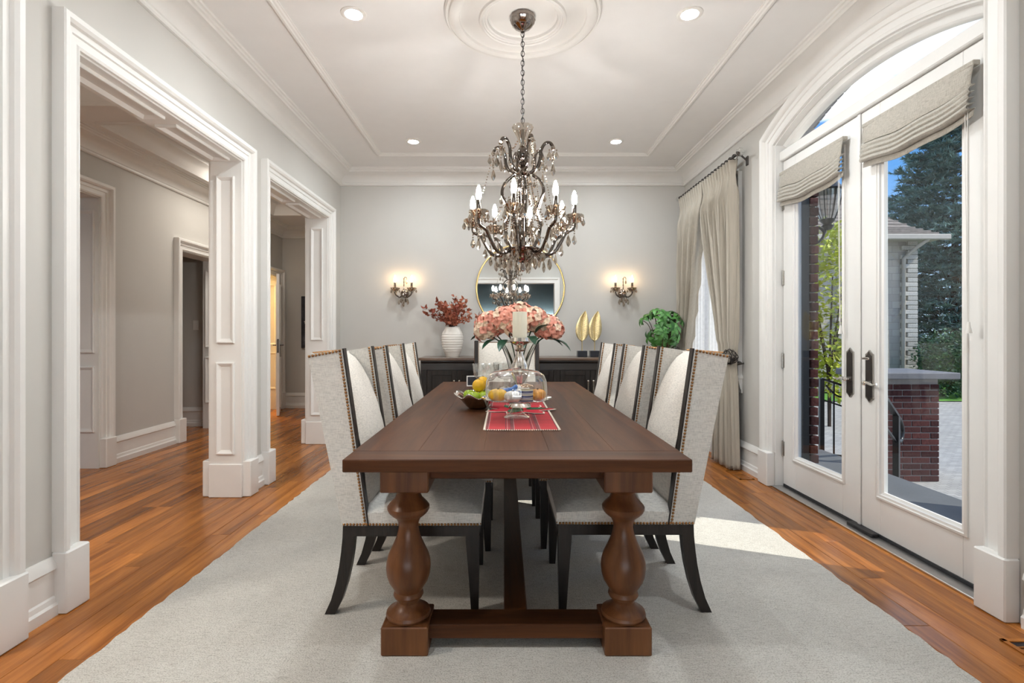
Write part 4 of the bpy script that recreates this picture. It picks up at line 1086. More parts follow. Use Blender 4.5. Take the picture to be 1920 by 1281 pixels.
    return t
z0 = RUG_T
cL = chair('grey linen wing chair on the left side nearest the camera', (-.675, 2.385, z0), 0)
dup(cL, (-.640, 3.01, z0), 0, 'grey linen wing chair in the middle of the left side')
dup(cL, (-.685, 3.70, z0), 0, 'grey linen wing chair on the left side nearest the sideboard')
dup(cL, (.800, 2.40, z0), PI, 'grey linen wing chair on the right side nearest the camera')
dup(cL, (.770, 3.04, z0), PI, 'grey linen wing chair in the middle of the right side')
dup(cL, (.760, 3.735, z0), PI, 'grey linen wing chair on the right side nearest the sideboard')
chair('wide linen wing chair at the head of the table facing the camera', (.026, 5.03, z0), -PI / 2, .63)

# ---------------------------------------------------------------- sideboard
SX0, SX1, SY0, SZ = -.89, 1.31, 5.46, .936
sb = thing('sideboard', 'dark espresso sideboard with panelled doors against the back wall', 'sideboard', ((SX0 + SX1) / 2, (SY0 + 5.935) / 2, 0))
sw, sd = (SX1 - SX0) / 2, (5.935 - SY0) / 2
MB().cbox(-sw - .02, sw + .02, -sd - .02, sd, SZ - .030, SZ, .004).build('top_board', 'top_wood', sb)
MB().box(-sw, sw, -sd + .02, sd, .08, SZ - .03).build('body', 'espresso_wood_h', sb)
MB().sweep([(0, 0), (.0, .02), (.012, .02), (.024, .008), (.03, .004), (.03, 0)], lambda w: [(-sw, SZ - .03 - w), (sw, SZ - .03 - w)], lambda u, v, t: (u, -sd + .02 - t, v)).build('cornice_strip', 'espresso_wood_h', sb)
MB().cbox(-sw, sw, -sd + .004, -sd + .03, .805, SZ - .06, .002).build('frieze', 'espresso_wood_h', sb)
MB().cbox(-sw - .01, sw + .01, -sd - .004, sd, 0, .09, .004).build('plinth', 'espresso_wood_h', sb)
st_ = .066; pairw = (2 * sw - 4 * st_) / 3
for k in range(4): MB().cbox(-sw + k * (pairw + st_), -sw + k * (pairw + st_) + st_, -sd + .004, -sd + .03, .09, .805, .002).build('stile', 'espresso_wood', sb)
for k in range(3):
    xa = -sw + st_ + k * (pairw + st_)
    for j in range(2):
        a = xa + j * pairw / 2 + .002; b_ = a + pairw / 2 - .004
        m = MB(); f0, f1 = -sd + .002, -sd + .024; za, zb = .095, .800; fw = .052
        m.cbox(a, a + fw, f0, f1, za, zb, .002).cbox(b_ - fw, b_, f0, f1, za, zb, .002).cbox(a + fw, b_ - fw, f0, f1, za, za + fw, .002).cbox(a + fw, b_ - fw, f0, f1, zb - fw, zb, .002)
        d = m.build('door', 'espresso_wood', sb)
        MB().box(a + fw - .002, b_ - fw + .002, f0 + .012, f1, za + fw - .002, zb - fw + .002).build('door_panel', 'espresso_wood', d)
        hx_ = (b_ - .026) if j == 0 else (a + .026)
        h = MB().tube([(hx_, f0 - .026, .52), (hx_, f0 - .026, .70)], .010, 8)
        for zz in (.53, .69): h.tube([(hx_, f0, zz), (hx_, f0 - .026, zz)], .007, 8).ball((hx_, f0 - .026, zz), .013, 8, 6)
        h.build('handle', 'antique_silver', d, 40)

# ---------------------------------------------------------------- things on the sideboard
v = thing('ceramic_vase', 'ribbed cream ceramic vase holding rust coloured branches', 'vase', (-.575, 5.70, SZ))
pv = []
for i in range(61):
    z = .33 * i / 60; r = interp([(0, .070), (.02, .080), (.08, .104), (.16, .120), (.22, .122), (.27, .110), (.31, .085), (.33, .078)], z)
    pv.append((r * (1 + (.016 * math.sin(i * 2 * PI / 5) if 8 < i < 50 else 0)), z))
pv += [(.070, .33), (.066, .30), (0, .29)]
MB().lathe([(0, 0)] + pv, 32, cap=False).build('vase_body', 'ceramic', v, 50)
def leaf_mesh(L_, W_, fold=.12):
    V = []; F = []; n = 5
    for i in range(n + 1):
        f = i / n; w = W_ / 2 * math.sin(PI * f ** .85) ** .8 if 0 < f < 1 else .0006
        z = L_ * fold * math.sin(PI * f) - L_ * .1 * f * f
        V += [(L_ * f, -w, z + w * .3), (L_ * f, 0, z), (L_ * f, w, z + w * .3)]
    for i in range(n):
        for k in (0, 1): F.append((3 * i + k, 3 * i + k + 1, 3 * i + 4 + k, 3 * i + 3 + k))
    return MB().add(V, F)
def orient(p, d, roll=0):
    d = Vector(d).normalized(); q = d.to_track_quat('X', 'Z'); return Matrix.Translation(Vector(p)) @ q.to_matrix().to_4x4() @ Matrix.Rotation(roll, 4, 'X')
ab = thing('autumn_branches', 'bunch of rust red leafy branches in the cream vase', 'branches', (-.575, 5.70, SZ + .30))
r = random.Random(17); lf = leaf_mesh(.054, .030)
for k in range(26):
    a = r.uniform(0, 2 * PI); sp = r.uniform(.04, .36); H = r.uniform(.20, .37) * (1.05 - .5 * (sp / .34) ** 2)
    p = catmull([(0, 0, -.12), (.02 * math.cos(a), .02 * math.sin(a), .04), (sp * .55 * math.cos(a), sp * .45 * math.sin(a), H * .62), (sp * math.cos(a), sp * .7 * math.sin(a), H)], 5)
    if p[-1].y > .19: p = [Vector((q.x, min(q.y, .19), q.z)) for q in p]
    b = MB().tube(p, [.0035 - .0002 * i for i in range(len(p))], 5).build('branch', 'twig', ab)
    m = MB()
    for i in range(6, len(p)):
        for j in range(2 if i % 2 else 3):
            d = Vector((r.uniform(-1, 1), r.uniform(-1, .5), r.uniform(-.4, 1))); m.join(lf, orient(p[i], d, r.uniform(0, 6)) @ Matrix.Scale(r.uniform(.7, 1.15), 4))
    stuff(m.build('leaves', 'rust_leaf', b, 60))
def gold_leaf(x, y, label, rz):
    t = thing('gold_leaf_ornament', label, 'ornament', (x, y, SZ), rz, 'gold leaf ornaments')
    MB().cbox(-.052, .052, -.045, .045, 0, .068, .002).build('base', 'black_base', t)
    MB().tube(catmull([(0, 0, .068), (0, 0, .2), (-.002, 0, .35), (.02, 0, .47)], 5), [.0045] * 12 + [.003] * 4, 6).build('stem', 'gold', t, 50)
    n = 14; V = []; F = []
    for i in range(n + 1):
        f = i / n; z = .155 + .335 * f; cx_ = .036 * f ** 3; w = .075 * math.sin(PI * f ** .8) ** .75 if 0 < f < 1 else .001
        V += [(cx_ - w, -.014 * f, z - .01 * (w / .07) + .02), (cx_ - w * .5, .004, z + .008), (cx_, .008, z), (cx_ + w * .5, .004, z + .008), (cx_ + w, -.014 * f, z - .01 * (w / .07) + .02)]
    for i in range(n):
        for k in range(4): F.append((5 * i + k, 5 * i + k + 1, 5 * i + 6 + k, 5 * i + 5 + k))
    l = MB().add(V, F).build('leaf_blade', 'gold_leaf', t, 60); s = l.modifiers.new('thickness', 'SOLIDIFY'); s.thickness = .003
    vb = MB()
    for i in range(2, 13):
        f = i / 14; z = .155 + .335 * f; w = .07 * math.sin(PI * f ** .8) ** .75; c0 = .036 * f ** 3
        for sg in (-1, 1): vb.tube([(c0, -.001, z), (c0 + sg * w * .8, -.006, z + .03)], .0012, 4)
    vb.build('veins', 'gold', l)
gold_leaf(.862, 5.66, 'gold leaf ornament on a black block, further from the plant', 0)
gold_leaf(1.005, 5.68, 'gold leaf ornament on a black block, nearer the plant', 0)
# round mirror
mr = thing('round_mirror', 'round wall mirror with a thin gold frame above the sideboard', 'mirror', (.19, YB - .002, 1.205))
MB().lathe([(0, 0), (.505, 0), (.505, .018), (0, .018)], 96).xf(Matrix.Rotation(PI / 2, 4, 'X')).xf(Matrix.Translation((0, 0, .515))).build('mirror_glass', 'mirror', mr)
torus(MB(), (0, -.018, .515), .509, .010, 'y', 96, 8).build('frame', 'gold', mr, 60)

# plant in the corner
pt = thing('umbrella_plant', 'bushy green umbrella plant in the corner behind the chairs', 'plant', (1.70, 5.50, 0))
MB().lathe([(.0, 0), (.15, 0), (.165, .02), (.19, .60), (.20, .66), (.185, .66), (.175, .62), (0, .62)], 28).build('pot', 'pot_grey', pt, 40)
MB().lathe([(0, .625), (.17, .622)], 20, cap=False).build('soil', 'soil', pt)
r = random.Random(9); lfm = leaf_mesh(.095, .040, .1).mesh('leaflet', 'leaf_green', 60)
stm = MB(); whorls = []
for k in range(42):
    v_ = Vector((r.gauss(0, 1), r.gauss(0, 1), r.gauss(0, 1))).normalized(); v_ *= r.uniform(.75, 1)
    p = Vector((v_.x * .235, v_.y * .20, 1.26 + v_.z * .23)); 
    if p.x > .30: p.x = .30
    stm.tube(catmull([(r.uniform(-.04, .04), r.uniform(-.04, .04), .6), (v_.x * .06, v_.y * .06, .95), (p.x * .6, p.y * .6, p.z - .08), tuple(p)], 4), .004, 5)
    whorls.append((p, v_))
stm.build('stems', 'stem_brown', pt, 60)
for p, v_ in whorls:
    d = (v_ + Vector((0, -.35, .35))).normalized(); q = d.to_track_quat('Z', 'X')
    w = link('leaf_whorl', MB().ball((0, 0, 0), .006, 5, 3).mesh('leaf_whorl', 'leaf_green'), pt, p); w.rotation_mode = 'QUATERNION'; w.rotation_quaternion = q
    nl = r.choice([6, 7]); off = r.random()
    for j in range(nl if len(whorls) * 7 < 400 else 6):
        o = link('leaflet', lfm, w, (0, 0, 0)); o.rotation_euler = (0, r.uniform(.1, .5), 2 * PI * (j + off) / nl); s = r.uniform(.8, 1.15); o.scale = (s, s, s)

# ---------------------------------------------------------------- things on the table
T0 = TZ + .0005
# plaid runner
rn = thing('plaid_runner', 'red tartan table runner with cream stitched edge', 'table runner', (.079, 2.72, T0)); hw2, hl2 = .166, .475
MB().grid(lambda u, v: (lerp(-hw2, hw2, u), lerp(-hl2, hl2, v), .002 + .0008 * math.sin(u * 9 + v * 14)), 16, 40).build('cloth', 'plaid_cloth', rn)
ed = MB()
for sx in (-1, 1):
    for k in range(80):
        y = -hl2 + (k + .5) * 2 * hl2 / 80; ed.cbox(sx * hw2 - .005, sx * hw2 + .005, y - .004, y + .004, .0, .0045, .001)
for k in range(34):
    x = -hw2 + (k + .5) * 2 * hw2 / 34
    for sy in (-1, 1): ed.cbox(x - .003, x + .003, sy * hl2 - .006, sy * hl2 + .005, 0, .0045, .001)
stuff(ed.build('stitched_edge', 'cream_trim', rn))
# poinsettia mat
pm = thing('poinsettia_mat', 'red and green poinsettia shaped mat under the candlestick', 'mat', (.085, 2.84, T0 + .006))
def star(R0, R1, n, z, ph=0):
    out = []
    for k in range(n * 4):
        a = 2 * PI * k / (n * 4) + ph; f = k % 4; rr = {0: R1, 1: (R0 + R1) * .52, 2: R0, 3: (R0 + R1) * .52}[f]; out.append((rr * math.cos(a), rr * math.sin(a)))
    return out
MB().prism(star(.12, .205, 7, 0), lambda u, v, t: (u, v, t), 0, .002).build('backing', 'cream_trim', pm)
MB().prism(star(.11, .192, 7, 0), lambda u, v, t: (u, v, t), .002, .0035).build('red_leaves', 'red_felt', pm)
for k in range(3):
    a = -1.9 + k * 2.0; l = leaf_mesh(.15, .08, 0); 
    MB().prism([(.0, -.012), (.05, -.042), (.11, -.035), (.165, 0), (.11, .035), (.05, .042), (0, .012)], lambda u, v, t: (u * math.cos(a) - v * math.sin(a), u * math.sin(a) + v * math.cos(a), t), .0036, .0046).build('green_leaf', 'green_felt', pm)
# cake stand with dome
ck = thing('glass_cake_stand', 'clear glass footed cake stand covered by a glass dome', 'cake stand', (.062, 2.57, T0 + .005))
MB().lathe([(0, .012), (.045, .008), (.064, .0), (.066, .004), (.050, .014), (.030, .030), (.020, .055), (.018, .068), (.026, .080), (.05, .084), (.13, .086), (.175, .096), (.178, .101), (.17, .099), (.13, .091), (0, .089)], 48, cap=False).build('stand', 'clear_glass', ck, 40)
MB().lathe([(.155, .093), (.156, .14), (.152, .185), (.138, .215), (.11, .232), (.06, .242), (.02, .246), (.014, .253), (.020, .266), (.016, .276), (0, .279)], 48, cap=False).build('dome', 'clear_glass', ck, 50)
torus(MB(), (0, 0, .094), .1555, .0028, 'z', 48, 6).build('dome_rim', 'cut_glass', ck, 60)
cz = T0 + .005 + .089
def pumpkin(name, label, x, y, rad, h, mat, lobes=8, stem=True, cat='pumpkin', dz=0):
    t = thing(name, label, cat, (x, y, cz + .0015 + dz)); p = []
    for i in range(13):
        a = PI * i / 12; p.append((rad * (math.sin(a) ** .75), h / 2 - h / 2 * math.cos(a) * (1 - .18 * math.sin(a) ** 2 * 0)))
    p[0] = (0, h * .03); p[-1] = (0, h * .93)
    MB().lathe(p, 48, lobes=lobes, amp=.07, cap=False).build('body', mat, t, 60)
    if stem: MB().tube([(0, 0, h * .9), (.002, 0, h * 1.08)], [.006, .004], 6).build('stem', 'stem_brown', t)
    return t
pumpkin('decorative_pumpkin', 'yellow ribbed pumpkin on the left under the dome', -.030, 2.50, .045, .060, 'pumpkin_yellow')
pumpkin('decorative_pumpkin', 'small white pumpkin at the front under the dome', .043, 2.465, .040, .054, 'pumpkin_white')
pumpkin('decorative_pumpkin', 'amber pumpkin on the right under the dome', .165, 2.53, .042, .056, 'pumpkin_amber')
pumpkin('decorative_pumpkin', 'pale pumpkin at the back under the dome', .085, 2.655, .048, .066, 'pumpkin_white')
g = thing('blue_gourd', 'bent blue glazed gourd behind the white pumpkin', 'gourd', (.030, 2.59, cz + .002))
MB().tube(catmull([(-.045, 0, .022), (-.02, 0, .030), (.015, 0, .045), (.035, 0, .070)], 5), [.010, .017, .021, .023, .024, .024, .023, .022, .020, .018, .017, .015, .013, .011, .009, .004], 12).build('body', 'blue_glaze', g, 60)
s_ = thing('striped_box', 'round navy and cream striped box under the dome', 'box', (.105, 2.50, cz + .0015))
MB().lathe([(0, 0), (.036, 0), (.037, .002), (.037, .054), (.035, .057), (0, .057)], 32).build('box_body', 'navy_cream_stripes', s_, 40)
f_ = thing('peach_rose', 'peach fabric rose on top of the striped box', 'flower', (.105, 2.50, cz + .059)); m = MB(); r = random.Random(2)
for k in range(30):
    a = k * 2.4; rr = .006 + .0011 * k
    m.join(leaf_mesh(.022, .022, .35), Matrix.Translation((rr * .6 * math.cos(a), rr * .6 * math.sin(a), .008)) @ Matrix.Rotation(a, 4, 'Z') @ Matrix.Rotation(-1.2 + .03 * k, 4, 'Y'))
m.build('petals', 'peach_petal', f_, 60)
# candlestick with pillar candle
ch = thing('mercury_candlestick', 'tall mirrored glass candlestick behind the cake stand', 'candlestick', (.088, 2.86, T0 + .0115))
MB().lathe([(0, 0), (.062, 0), (.064, .008), (.055, .020), (.030, .040), (.020, .060), (.022, .075), (.034, .090), (.022, .104), (.018, .12), (.024, .14), (.044, .175), (.052, .205), (.046, .240), (.030, .275), (.020, .300), (.018, .315), (.030, .325), (.020, .336), (.024, .350), (.050, .362), (.056, .372), (.052, .392), (.049, .392), (.049, .380), (0, .380)], 32).build('candlestick_body', 'antique_silver', ch, 40)
cd = MB().lathe([(0, 0), (.0405, 0), (.0405, .152), (.038, .156), (.034, .154), (0, .150)], 32).build('pillar_candle', 'candle', None, 40); cd.location = (.088, 2.86, T0 + .0115 + .3805)
tag(cd, 'thick ivory pillar candle on the mirrored candlestick', 'candle')
MB().tube([(0, 0, .150), (.001, 0, .162)], .0012, 5).build('wick', 'stem_brown', cd)
# flared glass vase with hydrangeas
VX, VY = .095, 3.30
gv = thing('glass_vase', 'flared fluted glass vase full of pink hydrangeas', 'vase', (VX, VY, T0))
MB().lathe([(0, .004), (.060, 0), (.062, .008), (.052, .03), (.050, .10), (.058, .18), (.080, .27), (.108, .34), (.128, .385), (.131, .386), (.124, .376), (.102, .33), (.074, .26), (.050, .17), (.042, .10), (.044, .03), (0, .025)], 48, lobes=16, amp=.018, cap=False).build('vase_body', 'cut_glass', gv, 40)
hb = thing('hydrangea_bouquet', 'bouquet of pink and peach hydrangeas in the glass vase', 'flowers', (VX, VY, T0 + .03)); r = random.Random(6)
pet = leaf_mesh(.030, .030, .16)
heads = [(-.185, -.02, .455, .088), (-.085, -.06, .485, .092), (.005, .02, .510, .092), (.095, -.02, .485, .085), (.185, .0, .44, .085), (-.02, -.09, .445, .075), (.215, -.05, .42, .062), (-.215, -.04, .415, .065)]
for k, (x, y, z, R) in enumerate(heads):
    h = MB(); h2 = MB(); N_ = int(80 * (R / .1) ** 2)
    for i in range(N_):
        zz = 1 - 2 * (i + .5) / N_; a = i * 2.39996; rr = math.sqrt(1 - zz * zz); nrm = Vector((rr * math.cos(a), rr * math.sin(a), zz * .85))
        if nrm.z < -.75: continue
        c_ = Vector((x, y, z)) + nrm * R * r.uniform(.88, 1.05); q = nrm.to_track_quat('Z', 'X').to_matrix().to_4x4()
        tgt = h if r.random() < .62 else h2
        for j in range(4): tgt.join(pet, Matrix.Translation(c_) @ q @ Matrix.Rotation(j * PI / 2 + i, 4, 'Z') @ Matrix.Rotation(-.25 + r.uniform(-.2, .2), 4, 'Y'))
    ho = stuff(h.build('flower_head', 'pink_petal', hb, 60)); stuff(h2.build('peach_florets', 'peach_petal', ho, 60))
    MB().ball((x, y, z), R * .72, 10, 6).build('floret_bed', 'pink_petal', ho)
    MB().tube(catmull([(x * .08, y * .08, .01), (x * .2, y * .2, .2), (x * .55, y * .6, .34), (x, y, z - R * .3)], 5), .0045, 6).build('stem', 'dark_leaf', hb, 60)
hl3 = leaf_mesh(.13, .062, .08).mesh('leaf', 'dark_leaf', 60)
for (x, y, z, a, el) in ((-.20, -.07, .38, 2.6, -.1), (-.08, -.10, .36, -2.0, -.5), (.06, -.10, .38, -1.3, -.3), (.10, -.08, .40, -.6, .5), (.16, -.06, .37, -.4, -.3), (.22, -.07, .36, -.3, -.5), (.02, -.11, .36, -1.7, -.6), (-.14, -.06, .36, -2.5, -.4), (.12, .05, .42, .6, .3)):
    o = link('leaf', hl3, hb, (x, y, z)); o.rotation_euler = (0, -el, a)
# fruit bowl
FX, FY = -.152, 2.92
fb = thing('silver_fruit_bowl', 'wavy edged silver bowl of fruit on the table', 'bowl', (FX, FY, T0 + .0045)); n = 56; V = []; F = []
prof = [(0, .004), (.038, 0), (.047, .002), (.064, .016), (.086, .040), (.110, .064), (.126, .078)]
for i, (rr, z) in enumerate(prof):
    f = i / (len(prof) - 1)
    for k in range(n):
        a = 2 * PI * k / n; w = 1 + .10 * f * f * math.cos(7 * a); V.append((rr * w * math.cos(a), rr * w * math.sin(a), z + .014 * f ** 3 * math.cos(7 * a + .6)))
for i in range(len(prof) - 1):
    for k in range(n): F.append((i * n + k, i * n + (k + 1) % n, (i + 1) * n + (k + 1) % n, (i + 1) * n + k))
b = MB().add(V, F).build('bowl_shell', 'silver', fb, 50); s = b.modifiers.new('thickness', 'SOLIDIFY'); s.thickness = .004; s.offset = 1
def fruit(name, label, cat, x, y, z, R, mat, apple):
    t = thing(name, label, cat, (FX + x * .74, FY + y * .74, T0 + z), 0, 'fruit in the silver bowl')
    if apple: p = [(R * math.sin(PI * i / 14) ** .9 * (1 + .06 * math.cos(PI * i / 14)* -1), R - R * .9 * math.cos(PI * i / 14)) for i in range(15)]; p[-1] = (0, R * 1.74); p[0] = (0, R * .16)
    else: p = [(R * math.sin(PI * i / 14), R - R * math.cos(PI * i / 14)) for i in range(15)]
    MB().lathe(p, 24, cap=False).build('skin', mat, t, 60)
    MB().tube([(0, 0, R * (1.7 if apple else 1.97)), (.003, 0, R * (2.05 if apple else 2.06))], .0022 if apple else .004, 5).build('stalk', 'stem_brown', t)
fruit('green_apple', 'green apple at the front left of the silver bowl', 'apple', -.022, -.070, .030, .038, 'apple_skin', True)
fruit('green_apple', 'green apple at the front right of the silver bowl', 'apple', .052, -.045, .030, .038, 'apple_skin', True)
fruit('green_apple', 'green apple at the back of the silver bowl', 'apple', .058, .050, .034, .036, 'apple_skin', True)
fruit('green_apple', 'green apple on the left of the silver bowl', 'apple', -.062, .024, .036, .036, 'apple_skin', True)
fruit('orange', 'orange resting on the apples in front', 'orange', .012, -.010, .092, .038, 'lemon_skin', False)
fruit('orange', 'orange piled at the back of the silver bowl', 'orange', .040, .075, .106, .036, 'lemon_skin', False)
# cut glass compotes
def compote(x, y, label):
    t = thing('cut_glass_compote', label, 'glass bowl', (x, y, T0), 0, 'cut glass bowls')
    MB().lathe([(0, .006), (.045, 0), (.047, .006), (.016, .016), (.012, .05), (.018, .075), (.055, .085), (.085, .115), (.095, .16), (.097, .205), (.093, .205), (.090, .16), (.078, .12), (.05, .095), (0, .09)], 60, lobes=20, amp=.022, cap=False).build('bowl_body', 'cut_glass', t, 40)
compote(-.135, 3.80, 'fluted cut glass bowl further to the left behind the fruit')
compote(.015, 3.98, 'fluted cut glass bowl partly behind the vase')
pf = thing('photo_frame', 'small white standing photo frame behind the fruit', 'photo frame', (-.245, 4.18, T0), math.radians(8))
m = MB()
for a in ((-.06, -.052, 0, .085), (.052, .06, 0, .085), (-.052, .052, 0, .008), (-.052, .052, .077, .085)): m.cbox(a[0], a[1], -.006, .006, a[2], a[3], .001)
m.build('frame', 'white_plastic', pf); MB().box(-.052, .052, -.002, .004, .008, .077).build('picture', 'canvas_art', pf)
MB().box(-.01, .01, .006, .045, 0, .004).build('stand_foot', 'white_plastic', pf)
# ---------------------------------------------------------------- crystal chandelier
def pendant_mesh(h, w, name='pendant', mat='smoke_crystal'):
    """flat faceted teardrop hanging from z=0"""
    out = [(0, 0, .25), (.30, -.28, .5), (.5, -.62, 1), (.32, -.84, .8), (0, -1.0, .2), (-.32, -.84, .8), (-.5, -.62, 1), (-.30, -.28, .5)]
    V = [(x * w, 0, z * h - .012) for x, z, t in out]; n = len(V)
    V += [(0, -w * .22, -.60 * h - .012), (0, w * .22, -.60 * h - .012)]
    F = [(i, (i + 1) % n, n) for i in range(n)] + [((i + 1) % n, i, n + 1) for i in range(n)]
    return MB().add(V, F).ball((0, 0, -.006), .0055, 6, 4).mesh(name, mat)
PEN = [pendant_mesh(.062, .034), pendant_mesh(.048, .026), pendant_mesh(.075, .030), pendant_mesh(.040, .022)]
def hang(parent, p, k, rz, name='pendant'):
    o = link(name, PEN[k], parent, p, rz); return o
def bulb_profile(h=.080, r=.0155):
    return [(0, 0), (.010, 0), (.012, .006), (.0155, .018), (r, .032), (r * .9, .048), (r * .6, .066), (r * .25, .080), (0, h)]
def bead_chain(mb, p, q, sag, n, r):
    p = Vector(p); q = Vector(q)
    for i in range(n):
        t = (i + .5) / n; c = p.lerp(q, t); c.z -= sag * 4 * t * (1 - t); mb.ball(c, r, 6, 4)
BULB = MB().lathe(bulb_profile(), 12, cap=False).mesh('bulb', 'bulb_glow', 60)
SBULB = MB().lathe(bulb_profile(.075, .015), 12, cap=False).mesh('bulb', 'sconce_glow', 60)
SLEEVE = MB().lathe([(.011, -.068), (.0125, -.066), (.0125, 0), (.0105, .002), (0, .002)], 12).mesh('candle_sleeve', 'smoke_metal', 40)
CUP = MB().lathe([(.006, -.045), (.020, -.042), (.036, -.030), (.048, -.010), (.056, .004), (.054, .006), (.044, -.006), (.030, -.024), (.012, -.034), (.011, -.020)], 24, lobes=8, amp=.03, cap=False).mesh('drip_cup', 'smoke_crystal', 40)

cz0 = 1.54
cn = thing('crystal_chandelier', 'smoky crystal chandelier with candle bulbs hanging over the table', 'chandelier', (CX, CY, cz0))
Z = lambda z: z - cz0
r = random.Random(14)
MB().lathe([(.073, ZC - .008), (.075, ZC - .03), (.072, ZC - .034), (.068, ZC - .05), (.045, ZC - .075), (.018, ZC - .088), (.012, ZC - .10), (0, ZC - .10)], 32, (0, 0, -cz0), lobes=10, amp=.03).build('canopy', 'dark_chrome', cn, 40)
# chain
lk = MB(); zc_ = ZC - .10; k = 0; links = []
while zc_ > 2.44:
    ax = 'x' if k % 2 else 'y'; m = torus(MB(), (0, 0, 0), .010, .0022, ax, 12, 5); m.v = [(x, y, z * 1.75) for x, y, z in m.v]
    lk.join(m, Matrix.Translation((0, 0, Z(zc_ - .014)))); zc_ -= .0285; k += 1
lk.build('chain', 'pewter', cn, 60)
MB().tube([(.006 * math.sin(i * 1.9), .006 * math.cos(i * 1.3), Z(lerp(ZC - .1, 2.42, i / 24))) for i in range(25)], .0022, 5).build('power_cord', 'black_rubber', cn, 60)
# central column
MB().lathe([(.060, 2.420), (.062, 2.414), (.052, 2.39), (.034, 2.36), (.024, 2.33), (.018, 2.31), (.018, 2.30)], 24, (0, 0, -cz0), lobes=12, amp=.05, cap=False).build('top_cup', 'smoke_crystal', cn, 40)
MB().lathe([(.010, 2.40), (.010, 2.30), (.022, 2.292), (.034, 2.27), (.036, 2.25), (.028, 2.225), (.016, 2.21), (.026, 2.20), (.026, 2.185), (.012, 2.17), (.012, 1.70), (.02, 1.69)], 16, (0, 0, -cz0)).build('column', 'arm_glass', cn, 40)
MB().lathe([(.035, 2.15), (.052, 2.14), (.052, 2.13), (.035, 2.12)], 24, (0, 0, -cz0)).build('collar', 'dark_chrome', cn, 40)
MB().lathe([(.0, 1.605), (.02, 1.607), (.050, 1.622), (.072, 1.648), (.082, 1.672), (.105, 1.680), (.110, 1.688), (.10, 1.694), (.03, 1.70), (0, 1.70)], 32, (0, 0, -cz0)).build('bowl', 'dark_chrome', cn, 40)
MB().lathe([(0, 1.555), (.012, 1.560), (.016, 1.575), (.010, 1.59), (.012, 1.606)], 12, (0, 0, -cz0)).build('bottom_finial', 'dark_chrome', cn, 40)
beads = MB()
for k in range(8):
    a = math.radians(-101) + k * PI / 4; ca, sa = math.cos(a), math.sin(a)
    P = lambda rr, z: (rr * ca, rr * sa, Z(z))
    pts = catmull([P(.085, 1.685), P(.13, 1.655), P(.185, 1.665), P(.225, 1.72), P(.255, 1.775), P(.298, 1.80), P(.305, 1.832)], 6)
    arm = MB().tube(pts, .0105, 8).build('arm', 'arm_glass', cn, 60)
    MB().tube(pts, .0045, 5).build('arm_core', 'smoke_metal', arm)
    tip = P(.305, 1.872)
    link('drip_cup', CUP, arm, tip); link('candle_sleeve', SLEEVE, arm, (tip[0], tip[1], tip[2] + .066)); link('bulb', BULB, arm, (tip[0], tip[1], tip[2] + .068))
    for j in range(6):
        b = a + j * PI / 3 + .3; q = (tip[0] + .053 * math.cos(b), tip[1] + .053 * math.sin(b), tip[2] + .002); hang(arm, q, (1, 0, 3, 1, 0, 3)[j], b)
    hang(arm, P(.228, 1.712), 0, a + .6); hang(arm, P(.16, 1.645), 2, a); hang(arm, P(.27, 1.78), 2, a + .2); hang(arm, P(.195, 1.665), 0, a + 1.0)
    for i in range(4): beads.ball((tip[0], tip[1], tip[2] - .05 - i * .012), .0055, 6, 4)
    hang(arm, (tip[0], tip[1], tip[2] - .095), 0, a + .5)
    bead_chain(beads, tip, P(.12, 1.99), .10, 16, .0055)
    b2 = a + PI / 4; bead_chain(beads, tip, (.305 * math.cos(b2), .305 * math.sin(b2), Z(1.872)), .07, 13, .0055)
    # cage scroll
    sc = catmull([P(.06, 1.69), P(.095, 1.76), P(.105, 1.84), P(.085, 1.90), P(.105, 1.97), P(.125, 2.03), P(.105, 2.09), P(.05, 2.135)], 5)
    if k % 2 == 0:
        s_o = MB().tube(sc, .010, 8).build('cage_scroll', 'arm_glass', cn, 60); MB().tube(sc, .0045, 5).build('scroll_core', 'smoke_metal', s_o)
        hang(s_o, P(.13, 2.02), 1, a); hang(s_o, P(.088, 1.90), 3, a)
    hang(cn, P(.115, 1.94 if k % 2 else 1.87), 0 if k % 2 else 3, a)
    hang(cn, P(.07, 2.10), 3, a + .4)
    for (rr, zz, kk) in ((.108, 1.684, 0), (.078, 1.655, 2)): hang(cn, (rr * math.cos(a + .35), rr * math.sin(a + .35), Z(zz)), kk, a)
    if k % 2: hang(cn, (.045 * ca, .045 * sa, Z(1.618)), 0, a)
for k in range(10):
    a = k * 2 * PI / 10 + .2; ca, sa = math.cos(a), math.sin(a)
    P = lambda rr, z: (rr * ca, rr * sa, Z(z))
    hang(cn, P(.10, 1.80), 2, a); hang(cn, P(.06, 1.86), 0, a + 1); hang(cn, P(.085, 2.0), 1, a + .5)
    bead_chain(beads, P(.045, 2.12), P(.105, 1.80), .0, 22, .006)
